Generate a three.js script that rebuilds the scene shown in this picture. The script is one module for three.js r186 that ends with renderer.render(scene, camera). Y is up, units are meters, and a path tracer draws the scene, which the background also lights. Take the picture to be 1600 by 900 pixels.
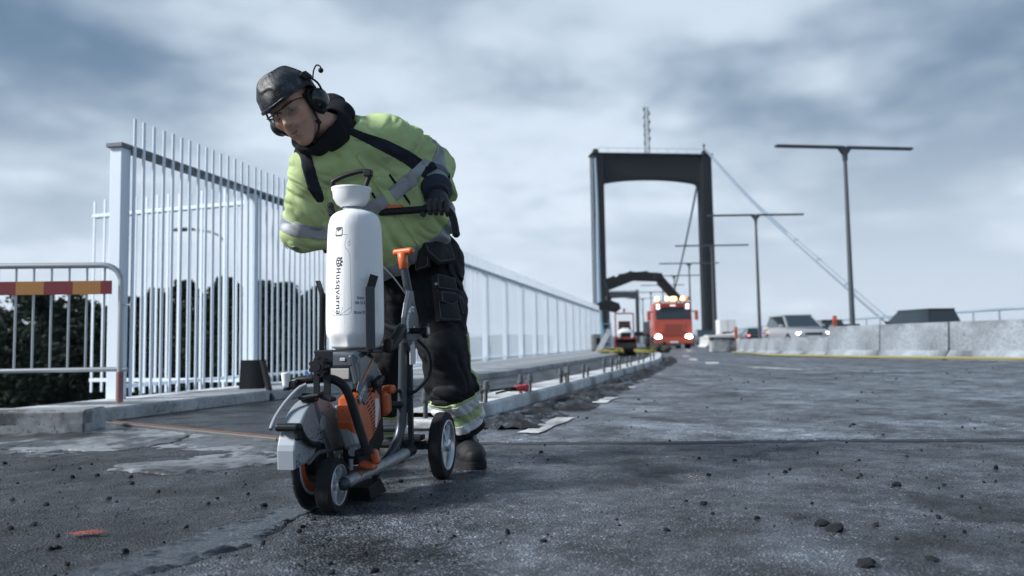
import * as THREE from 'three';
import { RoundedBoxGeometry } from 'three/addons/geometries/RoundedBoxGeometry.js';
import { mergeGeometries, toCreasedNormals } from 'three/addons/utils/BufferGeometryUtils.js';

// ---------------------------------------------------------------- camera, sky, sun, exposure
const scene = new THREE.Scene();
const camera = new THREE.PerspectiveCamera(2 * Math.atan(450 / 1250) * 180 / Math.PI, 16 / 9, 0.05, 9000);
camera.position.set(0, 0.5, 0);
camera.rotation.order = 'YXZ';
camera.rotation.set(Math.atan(87 / 1250), 0, -0.9 * Math.PI / 180);
camera.focus = 2.75;
camera.userData.fStop = 2.8;
scene.add(camera);

const renderer = new THREE.WebGLRenderer({ antialias: true });
renderer.setSize(1024, 576);
renderer.toneMapping = THREE.LinearToneMapping;
renderer.toneMappingExposure = 1.62;
renderer.shadowMap.enabled = true;

const SUN_DIR = new THREE.Vector3(-0.80, 0.56, 0.16).normalize();
const sun = new THREE.DirectionalLight(new THREE.Color().setRGB(1.0, 0.975, 0.945), 3.7);
sun.position.copy(SUN_DIR).multiplyScalar(60);
sun.target.position.set(0, 0, -4);
sun.castShadow = true;
sun.shadow.radius = 20;
sun.shadow.mapSize.set(2048, 2048);
Object.assign(sun.shadow.camera, { left: -30, right: 30, top: 30, bottom: -30, near: 1, far: 200 });
scene.add(sun, sun.target);

// seeded noise
function rng(seed) { let a = seed >>> 0; return () => { a = (a + 0x6D2B79F5) >>> 0; let t = a; t = Math.imul(t ^ (t >>> 15), t | 1); t ^= t + Math.imul(t ^ (t >>> 7), t | 61); return ((t ^ (t >>> 14)) >>> 0) / 4294967296; }; }
const R = rng(20240611);
const HT = new Float32Array(65536); { const r = rng(77); for (let i = 0; i < 65536; i++) HT[i] = r() * 2 - 1; }
const hsh = (x, y, z) => HT[(Math.imul(x, 73856093) ^ Math.imul(y, 19349663) ^ Math.imul(z, 83492791)) >>> 3 & 65535];
function noise3(x, y, z) {
  const X = Math.floor(x), Y = Math.floor(y), Z = Math.floor(z); let fx = x - X, fy = y - Y, fz = z - Z;
  fx = fx * fx * (3 - 2 * fx); fy = fy * fy * (3 - 2 * fy); fz = fz * fz * (3 - 2 * fz);
  const l = (a, b, t) => a + (b - a) * t;
  return l(l(l(hsh(X, Y, Z), hsh(X + 1, Y, Z), fx), l(hsh(X, Y + 1, Z), hsh(X + 1, Y + 1, Z), fx), fy), l(l(hsh(X, Y, Z + 1), hsh(X + 1, Y, Z + 1), fx), l(hsh(X, Y + 1, Z + 1), hsh(X + 1, Y + 1, Z + 1), fx), fy), fz);
}
function fbm(x, y, z, o = 4) { let s = 0, a = 0.5; for (let i = 0; i < o; i++) { s += a * noise3(x, y, z); x = x * 2.03 + 13.1; y = y * 2.03 + 7.7; z = z * 2.03 + 3.3; a *= 0.5; } return s; }
function pn2(x, y, p) { // tileable value noise, period p (integer)
  const X = Math.floor(x), Y = Math.floor(y); let fx = x - X, fy = y - Y; fx = fx * fx * (3 - 2 * fx); fy = fy * fy * (3 - 2 * fy);
  const m = (v) => ((v % p) + p) % p, x0 = m(X), x1 = m(X + 1), y0 = m(Y), y1 = m(Y + 1);
  const a = hsh(x0, y0, p), b = hsh(x1, y0, p), c = hsh(x0, y1, p), d = hsh(x1, y1, p);
  return (a + (b - a) * fx) * (1 - fy) + (c + (d - c) * fx) * fy;
}
function pfbm(u, v, p, o = 4) { let s = 0, a = 0.5; for (let i = 0; i < o; i++) { s += a * pn2(u * p, v * p, p); p *= 2; a *= 0.5; } return s; }
const clamp = (x, a = 0, b = 1) => Math.min(b, Math.max(a, x));
const sstep = (a, b, x) => { const t = clamp((x - a) / (b - a)); return t * t * (3 - 2 * t); };
const mix = (a, b, t) => a + (b - a) * t;

// overcast sky: air and layered cloud only
{
  const W = 1536, H = 768, data = new Float32Array(W * H * 4);
  for (let j = 0; j < H; j++) {
    const el = ((j + 0.5) / H - 0.5) * Math.PI, y = Math.sin(el), ce = Math.cos(el);
    for (let i = 0; i < W; i++) {
      const az = ((i + 0.5) / W - 0.5) * 2 * Math.PI, x = Math.cos(az) * ce, z = Math.sin(az) * ce;
      const k = 1 / (Math.max(y, 0) + 0.16), cx = x * k, cz = z * k;
      const wx = fbm(cx * 0.9 + 4, 1.5, cz * 0.9, 3) * 0.5, wz = fbm(cx * 0.9 - 9, 6.5, cz * 0.9, 3) * 0.5;
      let c = fbm(cx * 0.62 + wx + 9.1, 0.4, cz * 0.62 + wz + 4.7, 5) * 1.25 + 0.5;            // large cloud masses
      c += fbm(cx * 2.3 + wx * 1.2, 3.4, cz * 2.3 + wz * 1.2, 5) * 0.5; c += (Math.abs(fbm(cx * 4.1 + 3, 7.7, cz * 4.1, 5)) - 0.12) * 0.36;
      const up = clamp(y), thick = sstep(0.25, 0.85, c);
      // pale veil low down, heavier blue-grey cloud overhead
      const low = Math.exp(-up * 4.2), base = [mix(0.255, 0.52, low), mix(0.325, 0.58, low), mix(0.405, 0.65, low)];
      const dark = [0.07, 0.125, 0.20], th = (1 - thick) * (0.20 + 0.70 * sstep(0.06, 0.36, up));
      const bright = sstep(0.62, 1.0, c) * 0.09 * sstep(0.02, 0.2, up);
      for (let q = 0; q < 3; q++) data[(j * W + i) * 4 + q] = (mix(base[q], dark[q], th) + bright) * (y < 0 ? 0.6 : 1);
      data[(j * W + i) * 4 + 3] = 1;
    }
  }
  const sky = new THREE.DataTexture(data, W, H, THREE.RGBAFormat, THREE.FloatType);
  sky.mapping = THREE.EquirectangularReflectionMapping; sky.magFilter = THREE.LinearFilter; sky.needsUpdate = true;
  scene.background = sky; scene.environment = sky;
}
scene.fog = new THREE.FogExp2(new THREE.Color().setRGB(0.42, 0.48, 0.54), 0.00016);

// ---------------------------------------------------------------- helpers
const V = (x, y, z) => new THREE.Vector3(x, y, z);
const taken = {};
function numbered(name) { const n = taken[name] = (taken[name] ?? -1) + 1; return n ? name + '_' + String(n).padStart(3, '0') : name; }
function tag(o, label, category, group, kind) { const u = o.userData = {}; if (label) u.label = label; if (category) u.category = category; if (group) u.group = group; if (kind) u.kind = kind; return o; }
function thing(name, label, category, [x, y, z] = [0, 0, 0], turn = 0, group) { const o = new THREE.Group(); o.name = numbered(name); o.position.set(x, y, z); o.rotation.y = turn; scene.add(o); return tag(o, label, category, group); }
function plain(g) { // same attributes for all so that they merge
  const h = g.index ? g.toNonIndexed() : g.clone();
  for (const k of Object.keys(h.attributes)) if (!['position', 'normal', 'uv', 'color'].includes(k)) h.deleteAttribute(k);
  if (!h.attributes.normal) h.computeVertexNormals();
  if (!h.attributes.uv) h.setAttribute('uv', new THREE.BufferAttribute(new Float32Array(h.attributes.position.count * 2), 2));
  return h;
}
function geo(list) {
  const a = [].concat(list); if (a.length === 1) return a[0];
  const g = mergeGeometries(a.map(plain)); return g;
}
function part(name, list, mat, parent) {
  const m = new THREE.Mesh(geo(list), mat); m.name = parent && parent !== scene ? name : numbered(name); m.castShadow = m.receiveShadow = true; (parent || scene).add(m); return m;
}
function struct(name, list, mat) { const m = part(name, list, mat, scene); m.userData.kind = 'structure'; return m; }
const xf = (g, p = [0, 0, 0], r = [0, 0, 0], s) => { if (s) g.scale(...[].concat(s, s, s).slice(0, 3)); const e = new THREE.Euler(...r); g.applyMatrix4(new THREE.Matrix4().makeRotationFromEuler(e)); g.translate(...p); return g; };
const rbox = (w, h, d, r = 0.004, s = 2) => new RoundedBoxGeometry(w, h, d, s, Math.min(r, w / 2.01, h / 2.01, d / 2.01));
const v3 = (p) => p.isVector3 ? p.clone() : V(...p);
function along(g, a, b, upv) { // geometry built along +Y from 0 to 1*len, centred -> between a and b
  const A = v3(a), B = v3(b), d = B.clone().sub(A), q = new THREE.Quaternion();
  if (upv) { const y = d.clone().normalize(), x = v3(upv).cross(y).normalize().negate(), z = x.clone().cross(y); q.setFromRotationMatrix(new THREE.Matrix4().makeBasis(x, y, z)); }
  else q.setFromUnitVectors(V(0, 1, 0), d.clone().normalize());
  g.applyQuaternion(q); const m = A.add(B).multiplyScalar(0.5); g.translate(m.x, m.y, m.z); return g;
}
const rod = (a, b, r, r2 = r, n = 12) => along(new THREE.CylinderGeometry(r2, r, v3(a).distanceTo(v3(b)), n), a, b);
const beam = (a, b, w, d, upv = [0, 0, 1], rr = 0.003) => along(rbox(w, v3(a).distanceTo(v3(b)), d, rr), a, b, upv);
const tube = (pts, r, seg = 40, n = 10, closed = false, tens = 0.5) => new THREE.TubeGeometry(new THREE.CatmullRomCurve3(pts.map(v3), closed, 'catmullrom', tens), seg, r, n, closed);
function capped(pts, r, seg = 40, n = 10) { const A = v3(pts[0]), B = v3(pts[pts.length - 1]); return geo([tube(pts, r, seg, n), xf(new THREE.SphereGeometry(r, n, 6), A.toArray()), xf(new THREE.SphereGeometry(r, n, 6), B.toArray())]); }
const lathe = (prof, n = 24) => new THREE.LatheGeometry(prof.map(([x, y]) => new THREE.Vector2(x, y)), n);
function extr(pts, depth, bevel = 0.003, holes = []) { // outline in xy, depth along z, centred in z
  const s = new THREE.Shape(pts.map(([x, y]) => new THREE.Vector2(x, y))); for (const h of holes) s.holes.push(new THREE.Path(h.map(([x, y]) => new THREE.Vector2(x, y))));
  const g = new THREE.ExtrudeGeometry(s, { depth: Math.max(0.0005, depth - 2 * bevel), bevelEnabled: bevel > 0, bevelThickness: bevel, bevelSize: bevel, bevelOffset: -bevel, bevelSegments: 2, curveSegments: 16 });
  g.translate(0, 0, -depth / 2 + bevel); return g;
}
const arcPts = (cx, cy, r, a0, a1, n = 24) => Array.from({ length: n + 1 }, (_, i) => { const a = a0 + (a1 - a0) * i / n; return [cx + r * Math.cos(a), cy + r * Math.sin(a)]; });
// textures
function tex(W, H, fn, { srgb = false, rep = [1, 1] } = {}) {
  const d = new Uint8Array(W * H * 4);
  for (let j = 0; j < H; j++) for (let i = 0; i < W; i++) { const c = fn(i / W, j / H, i, j), o = (j * W + i) * 4; if (typeof c === 'number') { d[o] = d[o + 1] = d[o + 2] = clamp(c) * 255; } else { d[o] = clamp(c[0]) * 255; d[o + 1] = clamp(c[1]) * 255; d[o + 2] = clamp(c[2]) * 255; } d[o + 3] = 255; }
  const t = new THREE.DataTexture(d, W, H); t.wrapS = t.wrapT = THREE.RepeatWrapping; t.magFilter = THREE.LinearFilter; t.minFilter = THREE.LinearMipmapLinearFilter; t.repeat.set(...rep); if (srgb) t.colorSpace = THREE.SRGBColorSpace; t.needsUpdate = true; return t;
}
const rgb = (r, g, b) => new THREE.Color().setRGB(r, g, b);
const std = (c, rough, o = {}) => Math.max(...[].concat(c)) < 0.03 && !o.metalness ? new THREE.MeshPhysicalMaterial({ color: rgb(...c), roughness: rough, specularIntensity: 0.45, ...o }) : new THREE.MeshStandardMaterial({ color: Array.isArray(c) ? rgb(...c) : c, roughness: rough, ...o });
const phys = (c, rough, o = {}) => new THREE.MeshPhysicalMaterial({ color: Array.isArray(c) ? rgb(...c) : c, roughness: rough, ...o });
function uvBox(g, s = 1) { // metre uv from the dominant axis of each face
  const h = plain(g), p = h.attributes.position, n = h.attributes.normal, uv = h.attributes.uv;
  for (let i = 0; i < p.count; i += 3) {
    const a = Math.abs(n.getX(i) + n.getX(i + 1) + n.getX(i + 2)), b = Math.abs(n.getY(i) + n.getY(i + 1) + n.getY(i + 2)), c = Math.abs(n.getZ(i) + n.getZ(i + 1) + n.getZ(i + 2));
    for (let k = i; k < i + 3; k++) { const x = p.getX(k), y = p.getY(k), z = p.getZ(k); if (b >= a && b >= c) uv.setXY(k, x / s, z / s); else if (a >= c) uv.setXY(k, z / s, y / s); else uv.setXY(k, x / s, y / s); }
  }
  return h;
}
// a height field over a rectangle as one mesh, uv in metres
function field(x0, x1, z0, z1, step, hfn, cfn, keep) {
  const nx = Math.max(1, Math.round(Math.abs(x1 - x0) / step)), nz = Math.max(1, Math.round(Math.abs(z1 - z0) / step)), P = [], U = [], C = [], I = [];
  for (let j = 0; j <= nz; j++) for (let i = 0; i <= nx; i++) {
    const x = mix(x0, x1, i / nx), z = mix(z0, z1, j / nz); P.push(x, hfn(x, z), z); U.push(x, -z); if (cfn) C.push(...cfn(x, z));
  }
  for (let j = 0; j < nz; j++) for (let i = 0; i < nx; i++) {
    const a = j * (nx + 1) + i, b = a + 1, c = a + nx + 1, d = c + 1;
    if (keep && !keep((P[a * 3] + P[d * 3]) / 2, (P[a * 3 + 2] + P[d * 3 + 2]) / 2)) continue;
    if ((x1 - x0) * (z1 - z0) > 0) I.push(a, c, b, b, c, d); else I.push(a, b, c, b, d, c);
  }
  const g = new THREE.BufferGeometry(); g.setAttribute('position', new THREE.Float32BufferAttribute(P, 3)); g.setAttribute('uv', new THREE.Float32BufferAttribute(U, 2)); if (cfn) g.setAttribute('color', new THREE.Float32BufferAttribute(C, 3));
  g.setIndex(I); g.computeVertexNormals(); return g;
}
// a strip between two paths given at the same stations: profile rows of [offsetAcross(0..1 from A to B), height]
function ribbon(A, B, rows, vscale = 1) {
  const P = [], U = [], I = [], n = A.length, m = rows.length; let len = 0;
  for (let i = 0; i < n; i++) {
    if (i) len += Math.hypot(A[i][0] - A[i - 1][0], A[i][1] - A[i - 1][1]);
    const wdt = Math.hypot(B[i][0] - A[i][0], B[i][1] - A[i][1]); let acc = 0;
    for (let k = 0; k < m; k++) { const [t, y] = rows[k]; if (k) acc += Math.hypot((t - rows[k - 1][0]) * wdt, y - rows[k - 1][1]); P.push(mix(A[i][0], B[i][0], t), y, mix(A[i][1], B[i][1], t)); U.push(acc * vscale, len * vscale); }
  }
  for (let i = 0; i < n - 1; i++) for (let k = 0; k < m - 1; k++) { const a = i * m + k, b = a + 1, c = a + m, d = c + 1; I.push(a, b, c, b, d, c); }
  const g = new THREE.BufferGeometry(); g.setAttribute('position', new THREE.Float32BufferAttribute(P, 3)); g.setAttribute('uv', new THREE.Float32BufferAttribute(U, 2)); g.setIndex(I);
  return toCreasedNormals(g, 0.6);
}
function densify(pts, step) { const o = []; for (let i = 0; i < pts.length - 1; i++) { const [a, b] = [pts[i], pts[i + 1]], n = Math.max(1, Math.ceil(Math.hypot(b[0] - a[0], b[1] - a[1]) / step)); for (let k = 0; k < n; k++) o.push([mix(a[0], b[0], k / n), mix(a[1], b[1], k / n)]); } o.push(pts[pts.length - 1]); return o; }
function smoothPath(pts, step) { const c = new THREE.CatmullRomCurve3(pts.map(([x, z]) => V(x, 0, z)), false, 'centripetal'), n = Math.ceil(c.getLength() / step); return c.getSpacedPoints(n).map((p) => [p.x, p.z]); }
// ---------------------------------------------------------------- surface textures
function stoneTex(N, size, count, seed, r0, r1) { // toroidal scatter of rounded stones -> height + tone
  const h = new Float32Array(N * N), tn = new Float32Array(N * N), r = rng(seed), px = N / size;
  for (let k = 0; k < count; k++) {
    const cx = r() * N, cy = r() * N, rad = (r0 + (r1 - r0) * r() * r()) * px, t = r(), e = 0.7 + 0.6 * r(), th = r() * 3.14, c = Math.cos(th), s = Math.sin(th), top = 0.5 + 0.5 * r(), q = Math.ceil(rad * 1.4), tx = (r() - 0.5) * 0.5, ty = (r() - 0.5) * 0.5;
    for (let y = -q; y <= q; y++) for (let x = -q; x <= q; x++) {
      const u = (x * c + y * s) / (rad * e), v = (-x * s + y * c) * e / rad, d = Math.pow(u * u * u * u + v * v * v * v, 0.25) * 0.6 + Math.hypot(u, v) * 0.4; if (d > 1) continue;
      const hh = top * (1 - d * d * d) + (u * tx + v * ty) * 0.35 * (1 - d), i = (((Math.floor(cy) + y) % N + N) % N) * N + ((Math.floor(cx) + x) % N + N) % N;
      if (hh > h[i]) { h[i] = hh; tn[i] = t; }
    }
  }
  return { h, tn };
}
const AT = 1.5, AN = 1024, st = stoneTex(AN, AT, 90000, 5, 0.0016, 0.0052);
const asphaltMap = tex(AN, AN, (u, v, i, j) => {
  const k = j * AN + i, n = pfbm(u, v, 6, 5), m = pfbm(u + 0.31, v + 0.7, 40, 3), s = st.h[k], t = st.tn[k];
  const a = s < 0.1 ? 0.30 : mix(0.36, 0.8, t * t * t) ; const b = clamp(a + n * 0.22 + m * 0.16); return [b * 0.975, b * 0.99, b];
}, { srgb: true });
const asphaltBump = tex(AN, AN, (u, v, i, j) => st.h[j * AN + i] * 0.85 + 0.08 + pfbm(u, v, 30, 3) * 0.12);
const asphaltRough = tex(AN, AN, (u, v, i, j) => { const k = j * AN + i; return clamp(0.62 + pfbm(u, v, 9, 4) * 0.34 + (st.tn[k] - 0.5) * 0.5); });
for (const t of [asphaltMap, asphaltBump, asphaltRough]) t.repeat.set(1 / AT, 1 / AT);
const concTex = (N, dark, seed) => tex(N, N, (u, v) => {
  const n = pfbm(u + seed, v, 4, 6), f = pfbm(u, v + seed, 64, 3), p = pn2(u * 90, v * 90, 90); let b = 0.80 + n * 0.30 + f * 0.12; if (p > 0.78) b -= 0.22; const st_ = sstep(0.12, 0.4, pfbm(u, v * 0.5 + seed * 3, 5, 5)); b -= st_ * dark; return [b * 0.985, b * 0.995, b];
}, { srgb: true });
const concMap = concTex(512, 0.22, 0.37), concMap2 = concTex(512, 0.34, 1.9);
const concBump = tex(512, 512, (u, v) => 0.5 + pfbm(u, v, 12, 5) * 0.5 - (pn2(u * 90, v * 90, 90) > 0.78 ? 0.25 : 0));
for (const t of [concMap, concMap2, concBump]) t.repeat.set(1 / 1.4, 1 / 1.4);
const M = {};
M.asphalt = std([0.30, 0.335, 0.385], 1.0, { map: asphaltMap, bumpMap: asphaltBump, bumpScale: 0.0045, roughnessMap: asphaltRough, vertexColors: true });
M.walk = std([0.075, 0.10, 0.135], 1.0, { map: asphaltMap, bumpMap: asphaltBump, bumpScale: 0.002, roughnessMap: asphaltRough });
M.conc = std([0.66, 0.675, 0.69], 0.78, { map: concMap, bumpMap: concBump, bumpScale: 0.003 });
M.concPale = std([0.80, 0.81, 0.82], 0.75, { map: concMap, bumpMap: concBump, bumpScale: 0.003 });
M.concGrey = std([0.40, 0.42, 0.44], 0.8, { map: concMap2, bumpMap: concBump, bumpScale: 0.003 });
M.paint = std([0.85, 0.86, 0.86], 0.7, { map: concMap2, bumpMap: asphaltBump, bumpScale: 0.0015 });
M.wornSteel = std([0.16, 0.17, 0.18], 0.45, { metalness: 0.8 });
M.jointSteel = std([0.06, 0.066, 0.075], 0.5, { metalness: 0.6 });
M.rust = std([0.14, 0.075, 0.045], 0.75, { metalness: 0.2, bumpMap: concBump, bumpScale: 0.002 });
M.black = std([0.012, 0.013, 0.015], 0.6);
M.rubber = std([0.02, 0.021, 0.023], 0.85);
M.galv = std([0.42, 0.45, 0.48], 0.4, { metalness: 0.7 });

// ---------------------------------------------------------------- paths (x, z)
const fenceX = (d) => -3.19 + 0.216 * (d - 6.46);
const kerbFront = smoothPath([[-2.86, -5.35], [-2.78, -5.6], [-2.18, -7.66], [-1.4, -9.25], [-0.458, -11.0], [0.9, -16.2], [2.55, -23.1], [4.6, -33], [5.6, -42], [7.2, -58], [10.5, -90], [17, -150]], 0.3);
const kerbBack = kerbFront.map(([x, z]) => [Math.min(x - 0.18, fenceX(Math.min(-z, 43)) - 0.14 + Math.max(0, -z - 43) * 0.11), z]);
const boltFront = smoothPath([[-0.42, -4.75], [-0.228, -5.394], [0.655, -8.459], [2.249, -14.268], [3.403, -18.73], [4.35, -23.5], [5.3, -29], [6.1, -37], [7.0, -46]], 0.3);
const boltBack = boltFront.map(([x, z], i) => { const a = boltFront[Math.max(0, i - 1)], b = boltFront[Math.min(boltFront.length - 1, i + 1)], l = Math.hypot(b[0] - a[0], b[1] - a[1]); return [x + (b[1] - a[1]) / l * 0.33, z - (b[0] - a[0]) / l * 0.33]; });
const KERB_H = 0.105;
const shapeFlat = (pts, y) => { const g = new THREE.ShapeGeometry(new THREE.Shape(pts.map(([x, z]) => new THREE.Vector2(x, -z)))); g.rotateX(-Math.PI / 2); g.translate(0, y, 0); return g; };
const flatUV = (g) => { const p = g.attributes.position, uv = g.attributes.uv; for (let i = 0; i < p.count; i++) uv.setXY(i, p.getX(i), -p.getZ(i)); return g; };

// ---------------------------------------------------------------- road
const jointZ = (x) => x > -0.19 ? -4.06 + 0.0617 * (x + 0.19) : x > -1.24 ? mix(-4.06, -4.3, (-0.19 - x) / 1.05) : -4.3 - (-1.24 - x) * 0.765;
const patches = [[1.35, -2.35, 0.16, 0.42, 0.5], [1.9, -7.2, 1.0, 0.09, 0.35], [3.2, -9.2, 0.7, 0.08, 0.35], [5.0, -11.5, 1.4, 0.28, 0.62], [2.7, -3.0, 0.7, 0.22, 0.35], [3.8, -2.4, 0.9, 0.3, 0.3], [1.05, -1.95, 0.3, 0.2, 0.22], [0.9, -5.1, 0.25, 0.12, 0.5]];
function roadTone(x, z) { // dirt, oil and wear: irregular patches with an outline of their own
  let t = 1 + fbm(x * 0.55, 2, z * 0.55, 4) * 0.5 + fbm(x * 2.1, 8, z * 2.1, 4) * 0.6 + fbm(x * 17, 3, z * 17, 3) * 0.55;
  t *= z < jointZ(x) ? 2.5 : 1.15;
  const crumbs = fbm(x * 9, 5, z * 9, 4); if (crumbs > 0.21) t *= 0.72;
  const wd = fbm(x * 1.4, 31, z * 1.4, 3); for (const [px, pz, rx, rz, a] of patches) { const d = Math.hypot((x - px) / rx, (z - pz) / rz) + fbm(x * 7, 11, z * 7, 4) * 1.1; t *= 1 - Math.min(0.82, a * 1.5) * (1 - sstep(0.6, 0.85, d)); }
  if (z < jointZ(x) + 0.02 && z > -34) { // old tyre and scrape marks along the lane
    const s = x - 0.27 * -z; if (fbm(s * 2.2, 3, z * 0.25, 3) > 0.2) t *= 0.86;
  }
  const dirt = sstep(-0.35, -0.75, x + 0.25 * (z + 3) + fbm(x * 4, 9, z * 4, 4) * 0.5) * sstep(-4.6, -3.2, z); t *= mix(1, 0.52, dirt);
  t = clamp(t, 0.14, 4); return [t, t, t * 1.015];
}
const roadH = (x, z) => fbm(x * 1.3, 4, z * 1.3, 3) * 0.012 + fbm(x * 14, 1, z * 14, 3) * 0.005 * sstep(-8, -3, z) - (Math.abs(z - jointZ(x)) < 0.05 ? 0.012 : 0);
const onDeck = (x, z) => z > -5.5 || x > fenceX(Math.min(43, -z)) - 0.2;
const road = new THREE.Group(); road.name = 'road'; scene.add(road); tag(road, null, null, null, 'structure');
part('road_surface', [field(-3.4, 3.6, -4.8, -1.0, 0.016, roadH, roadTone), field(-3.4, 7.0, -12.8, -4.8, 0.05, roadH, roadTone, onDeck)], M.asphalt, road);
part('road_surface', [
  field(3.6, 7.0, -4.8, -1.0, 0.05, roadH, roadTone), field(-3.4, 7.0, -1.0, 3.0, 0.1, (x, z) => roadH(x, z), roadTone), field(-7, -3.4, -5.3, 3, 0.1, roadH, roadTone), field(7, 30, -12.8, 3, 0.15, roadH, roadTone),
  field(-3.4, 30, -45, -12.8, 0.15, roadH, roadTone, onDeck), field(3, 60, -170, -45, 0.7, roadH, roadTone, (x, z) => x > 5 + (-z - 45) * 0.09 && x < 27 + (-z - 45) * 0.115)], M.asphalt, road);
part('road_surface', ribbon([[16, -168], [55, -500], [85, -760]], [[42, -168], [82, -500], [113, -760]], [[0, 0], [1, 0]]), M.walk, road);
function dash(a, b, w) { // painted dash with worn outline, lying on the uneven asphalt
  const dx = b[0] - a[0], dz = b[1] - a[1], l = Math.hypot(dx, dz), n = Math.max(12, Math.round(l / 0.03)), m = 6, nx = -dz / l, nz = dx / l, P = [], U = [], I = [];
  for (let i = 0; i <= n; i++) { const t = i / n, e0 = w / 2 * (1 + fbm(a[0] * 9 + t * l * 9, 1, 3, 3) * 0.25), e1 = w / 2 * (1 + fbm(a[0] * 9 + t * l * 9, 7, 3, 3) * 0.25); for (let k = 0; k <= m; k++) { const q = mix(e0, -e1, k / m), x = a[0] + dx * t + nx * q, z = a[1] + dz * t + nz * q; P.push(x, roadH(x, z) + 0.007, z); U.push(x, -z); } }
  for (let i = 0; i < n; i++) for (let k = 0; k < m; k++) { const c = i * (m + 1) + k; I.push(c, c + m + 1, c + 1, c + 1, c + m + 1, c + m + 2); }
  const g = new THREE.BufferGeometry(); g.setAttribute('position', new THREE.Float32BufferAttribute(P, 3)); g.setAttribute('uv', new THREE.Float32BufferAttribute(U, 2)); g.setIndex(I); g.computeVertexNormals(); if (g.attributes.normal.getY(0) < 0) { g.setIndex(I.map((_, i) => I[i - (i % 3) + [0, 2, 1][i % 3]])); g.computeVertexNormals(); } return g;
}
for (const [a, b, w] of [[[0.07, -4.42], [0.34, -5.3], 0.12], [[0.70, -6.62], [0.88, -7.22], 0.12], [[1.27, -8.75], [1.34, -9.0], 0.1], [[1.62, -10.1], [1.75, -10.6], 0.1], [[4.31, -14.6], [4.75, -13.0], 0.32], [[4.6, -18.6], [4.2, -16.9], 0.3], [[5.0, -22.5], [4.7, -20.8], 0.2], [[5.9, -27.5], [5.5, -25.5], 0.2]]) part('lane_marking', dash(a, b, w), M.paint, road);
{ // sprayed orange mark at the far left of the foreground
  const P = []; for (let i = 0; i < 60; i++) { const a = i / 60 * 2 * Math.PI, r = 1 + fbm(Math.cos(a) * 2, Math.sin(a) * 2, 4, 4) * 0.9; P.push([-1.16 + Math.cos(a) * 0.052 * r, -2.215 + Math.sin(a) * 0.026 * r]); }
  const g = flatUV(shapeFlat(P, 0)), p = g.attributes.position; for (let i = 0; i < p.count; i++) p.setY(i, roadH(p.getX(i), p.getZ(i)) + 0.010);
  part('paint_mark', g, std([0.62, 0.13, 0.08], 0.75, { bumpMap: asphaltBump, bumpScale: 0.003, map: concMap2 }), road);
}
// milled strip between the pale kerb and the road, rough and a little lower in the middle
{
  const rowsN = 9, A = boltFront.filter(([, z]) => z > -24), B = A.map(([x, z]) => [x + mix(0.62, 0.4, clamp((-z - 4) / 12)), z + 0.12]);
  const P = [], U = [], C = [], I = [], D = densify(A, 0.035), E = densify(B, 0.035).slice(0, D.length), n = Math.min(D.length, E.length), m = 22;
  for (let i = 0; i < n; i++) for (let k = 0; k < m; k++) {
    const t = k / (m - 1), x = mix(D[i][0] + 0.0, E[i][0], t), z = mix(D[i][1], E[i][1], t), edge = Math.sin(Math.PI * t);
    const hgt = edge * (0.012 + fbm(x * 9, 3, z * 9, 4) * 0.075 + Math.max(0, fbm(x * 26, 6, z * 26, 3)) * 0.05) - 0.004 * (1 - edge);
    P.push(x, hgt, z); U.push(x, -z); const c = clamp(0.6 + fbm(x * 11, 9, z * 11, 4) * 2.4, 0.12, 1.7); C.push(c * 0.96, c, c * 1.08);
  }
  for (let i = 0; i < n - 1; i++) for (let k = 0; k < m - 1; k++) { const a = i * m + k; I.push(a, a + 1, a + m, a + 1, a + m + 1, a + m); }
  const g = new THREE.BufferGeometry(); g.setAttribute('position', new THREE.Float32BufferAttribute(P, 3)); g.setAttribute('uv', new THREE.Float32BufferAttribute(U, 2)); g.setAttribute('color', new THREE.Float32BufferAttribute(C, 3)); g.setIndex(I); g.computeVertexNormals();
  struct('milled_strip', g, std([0.24, 0.275, 0.32], 0.75, { map: asphaltMap, bumpMap: asphaltBump, bumpScale: 0.006, vertexColors: true }));
}
// pavement between the kerbs
{
  const L = kerbFront.filter(([, z]) => z > -60), Rr = boltBack.filter(([, z]) => z > -60);
  const P = [[-2.72, -5.45], ...L.slice(1), [6.6, -58], ...[...Rr].reverse(), [-1.02, -4.42], [-1.24, -4.42]];
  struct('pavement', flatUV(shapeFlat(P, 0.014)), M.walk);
}
struct('fence_kerb', ribbon(kerbBack, kerbFront, [[0, -0.3], [0, KERB_H], [0.985, KERB_H], [1, KERB_H - 0.015], [1, -0.05]]), M.conc);
struct('pale_kerb', ribbon(boltBack, boltFront, [[0, -0.02], [0, 0.085], [0.03, 0.1], [0.93, 0.1], [1, 0.08], [1, -0.02]]), M.concPale);
{ // end face of the pale kerb
  const a = boltBack[0], b = boltFront[0]; struct('pale_kerb_end', along(rbox(0.1, Math.hypot(b[0] - a[0], b[1] - a[1]), 0.06, 0.012), [a[0], 0.04, a[1] + 0.02], [b[0], 0.04, b[1] + 0.02], [0, 1, 0]), M.concPale);
}
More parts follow.
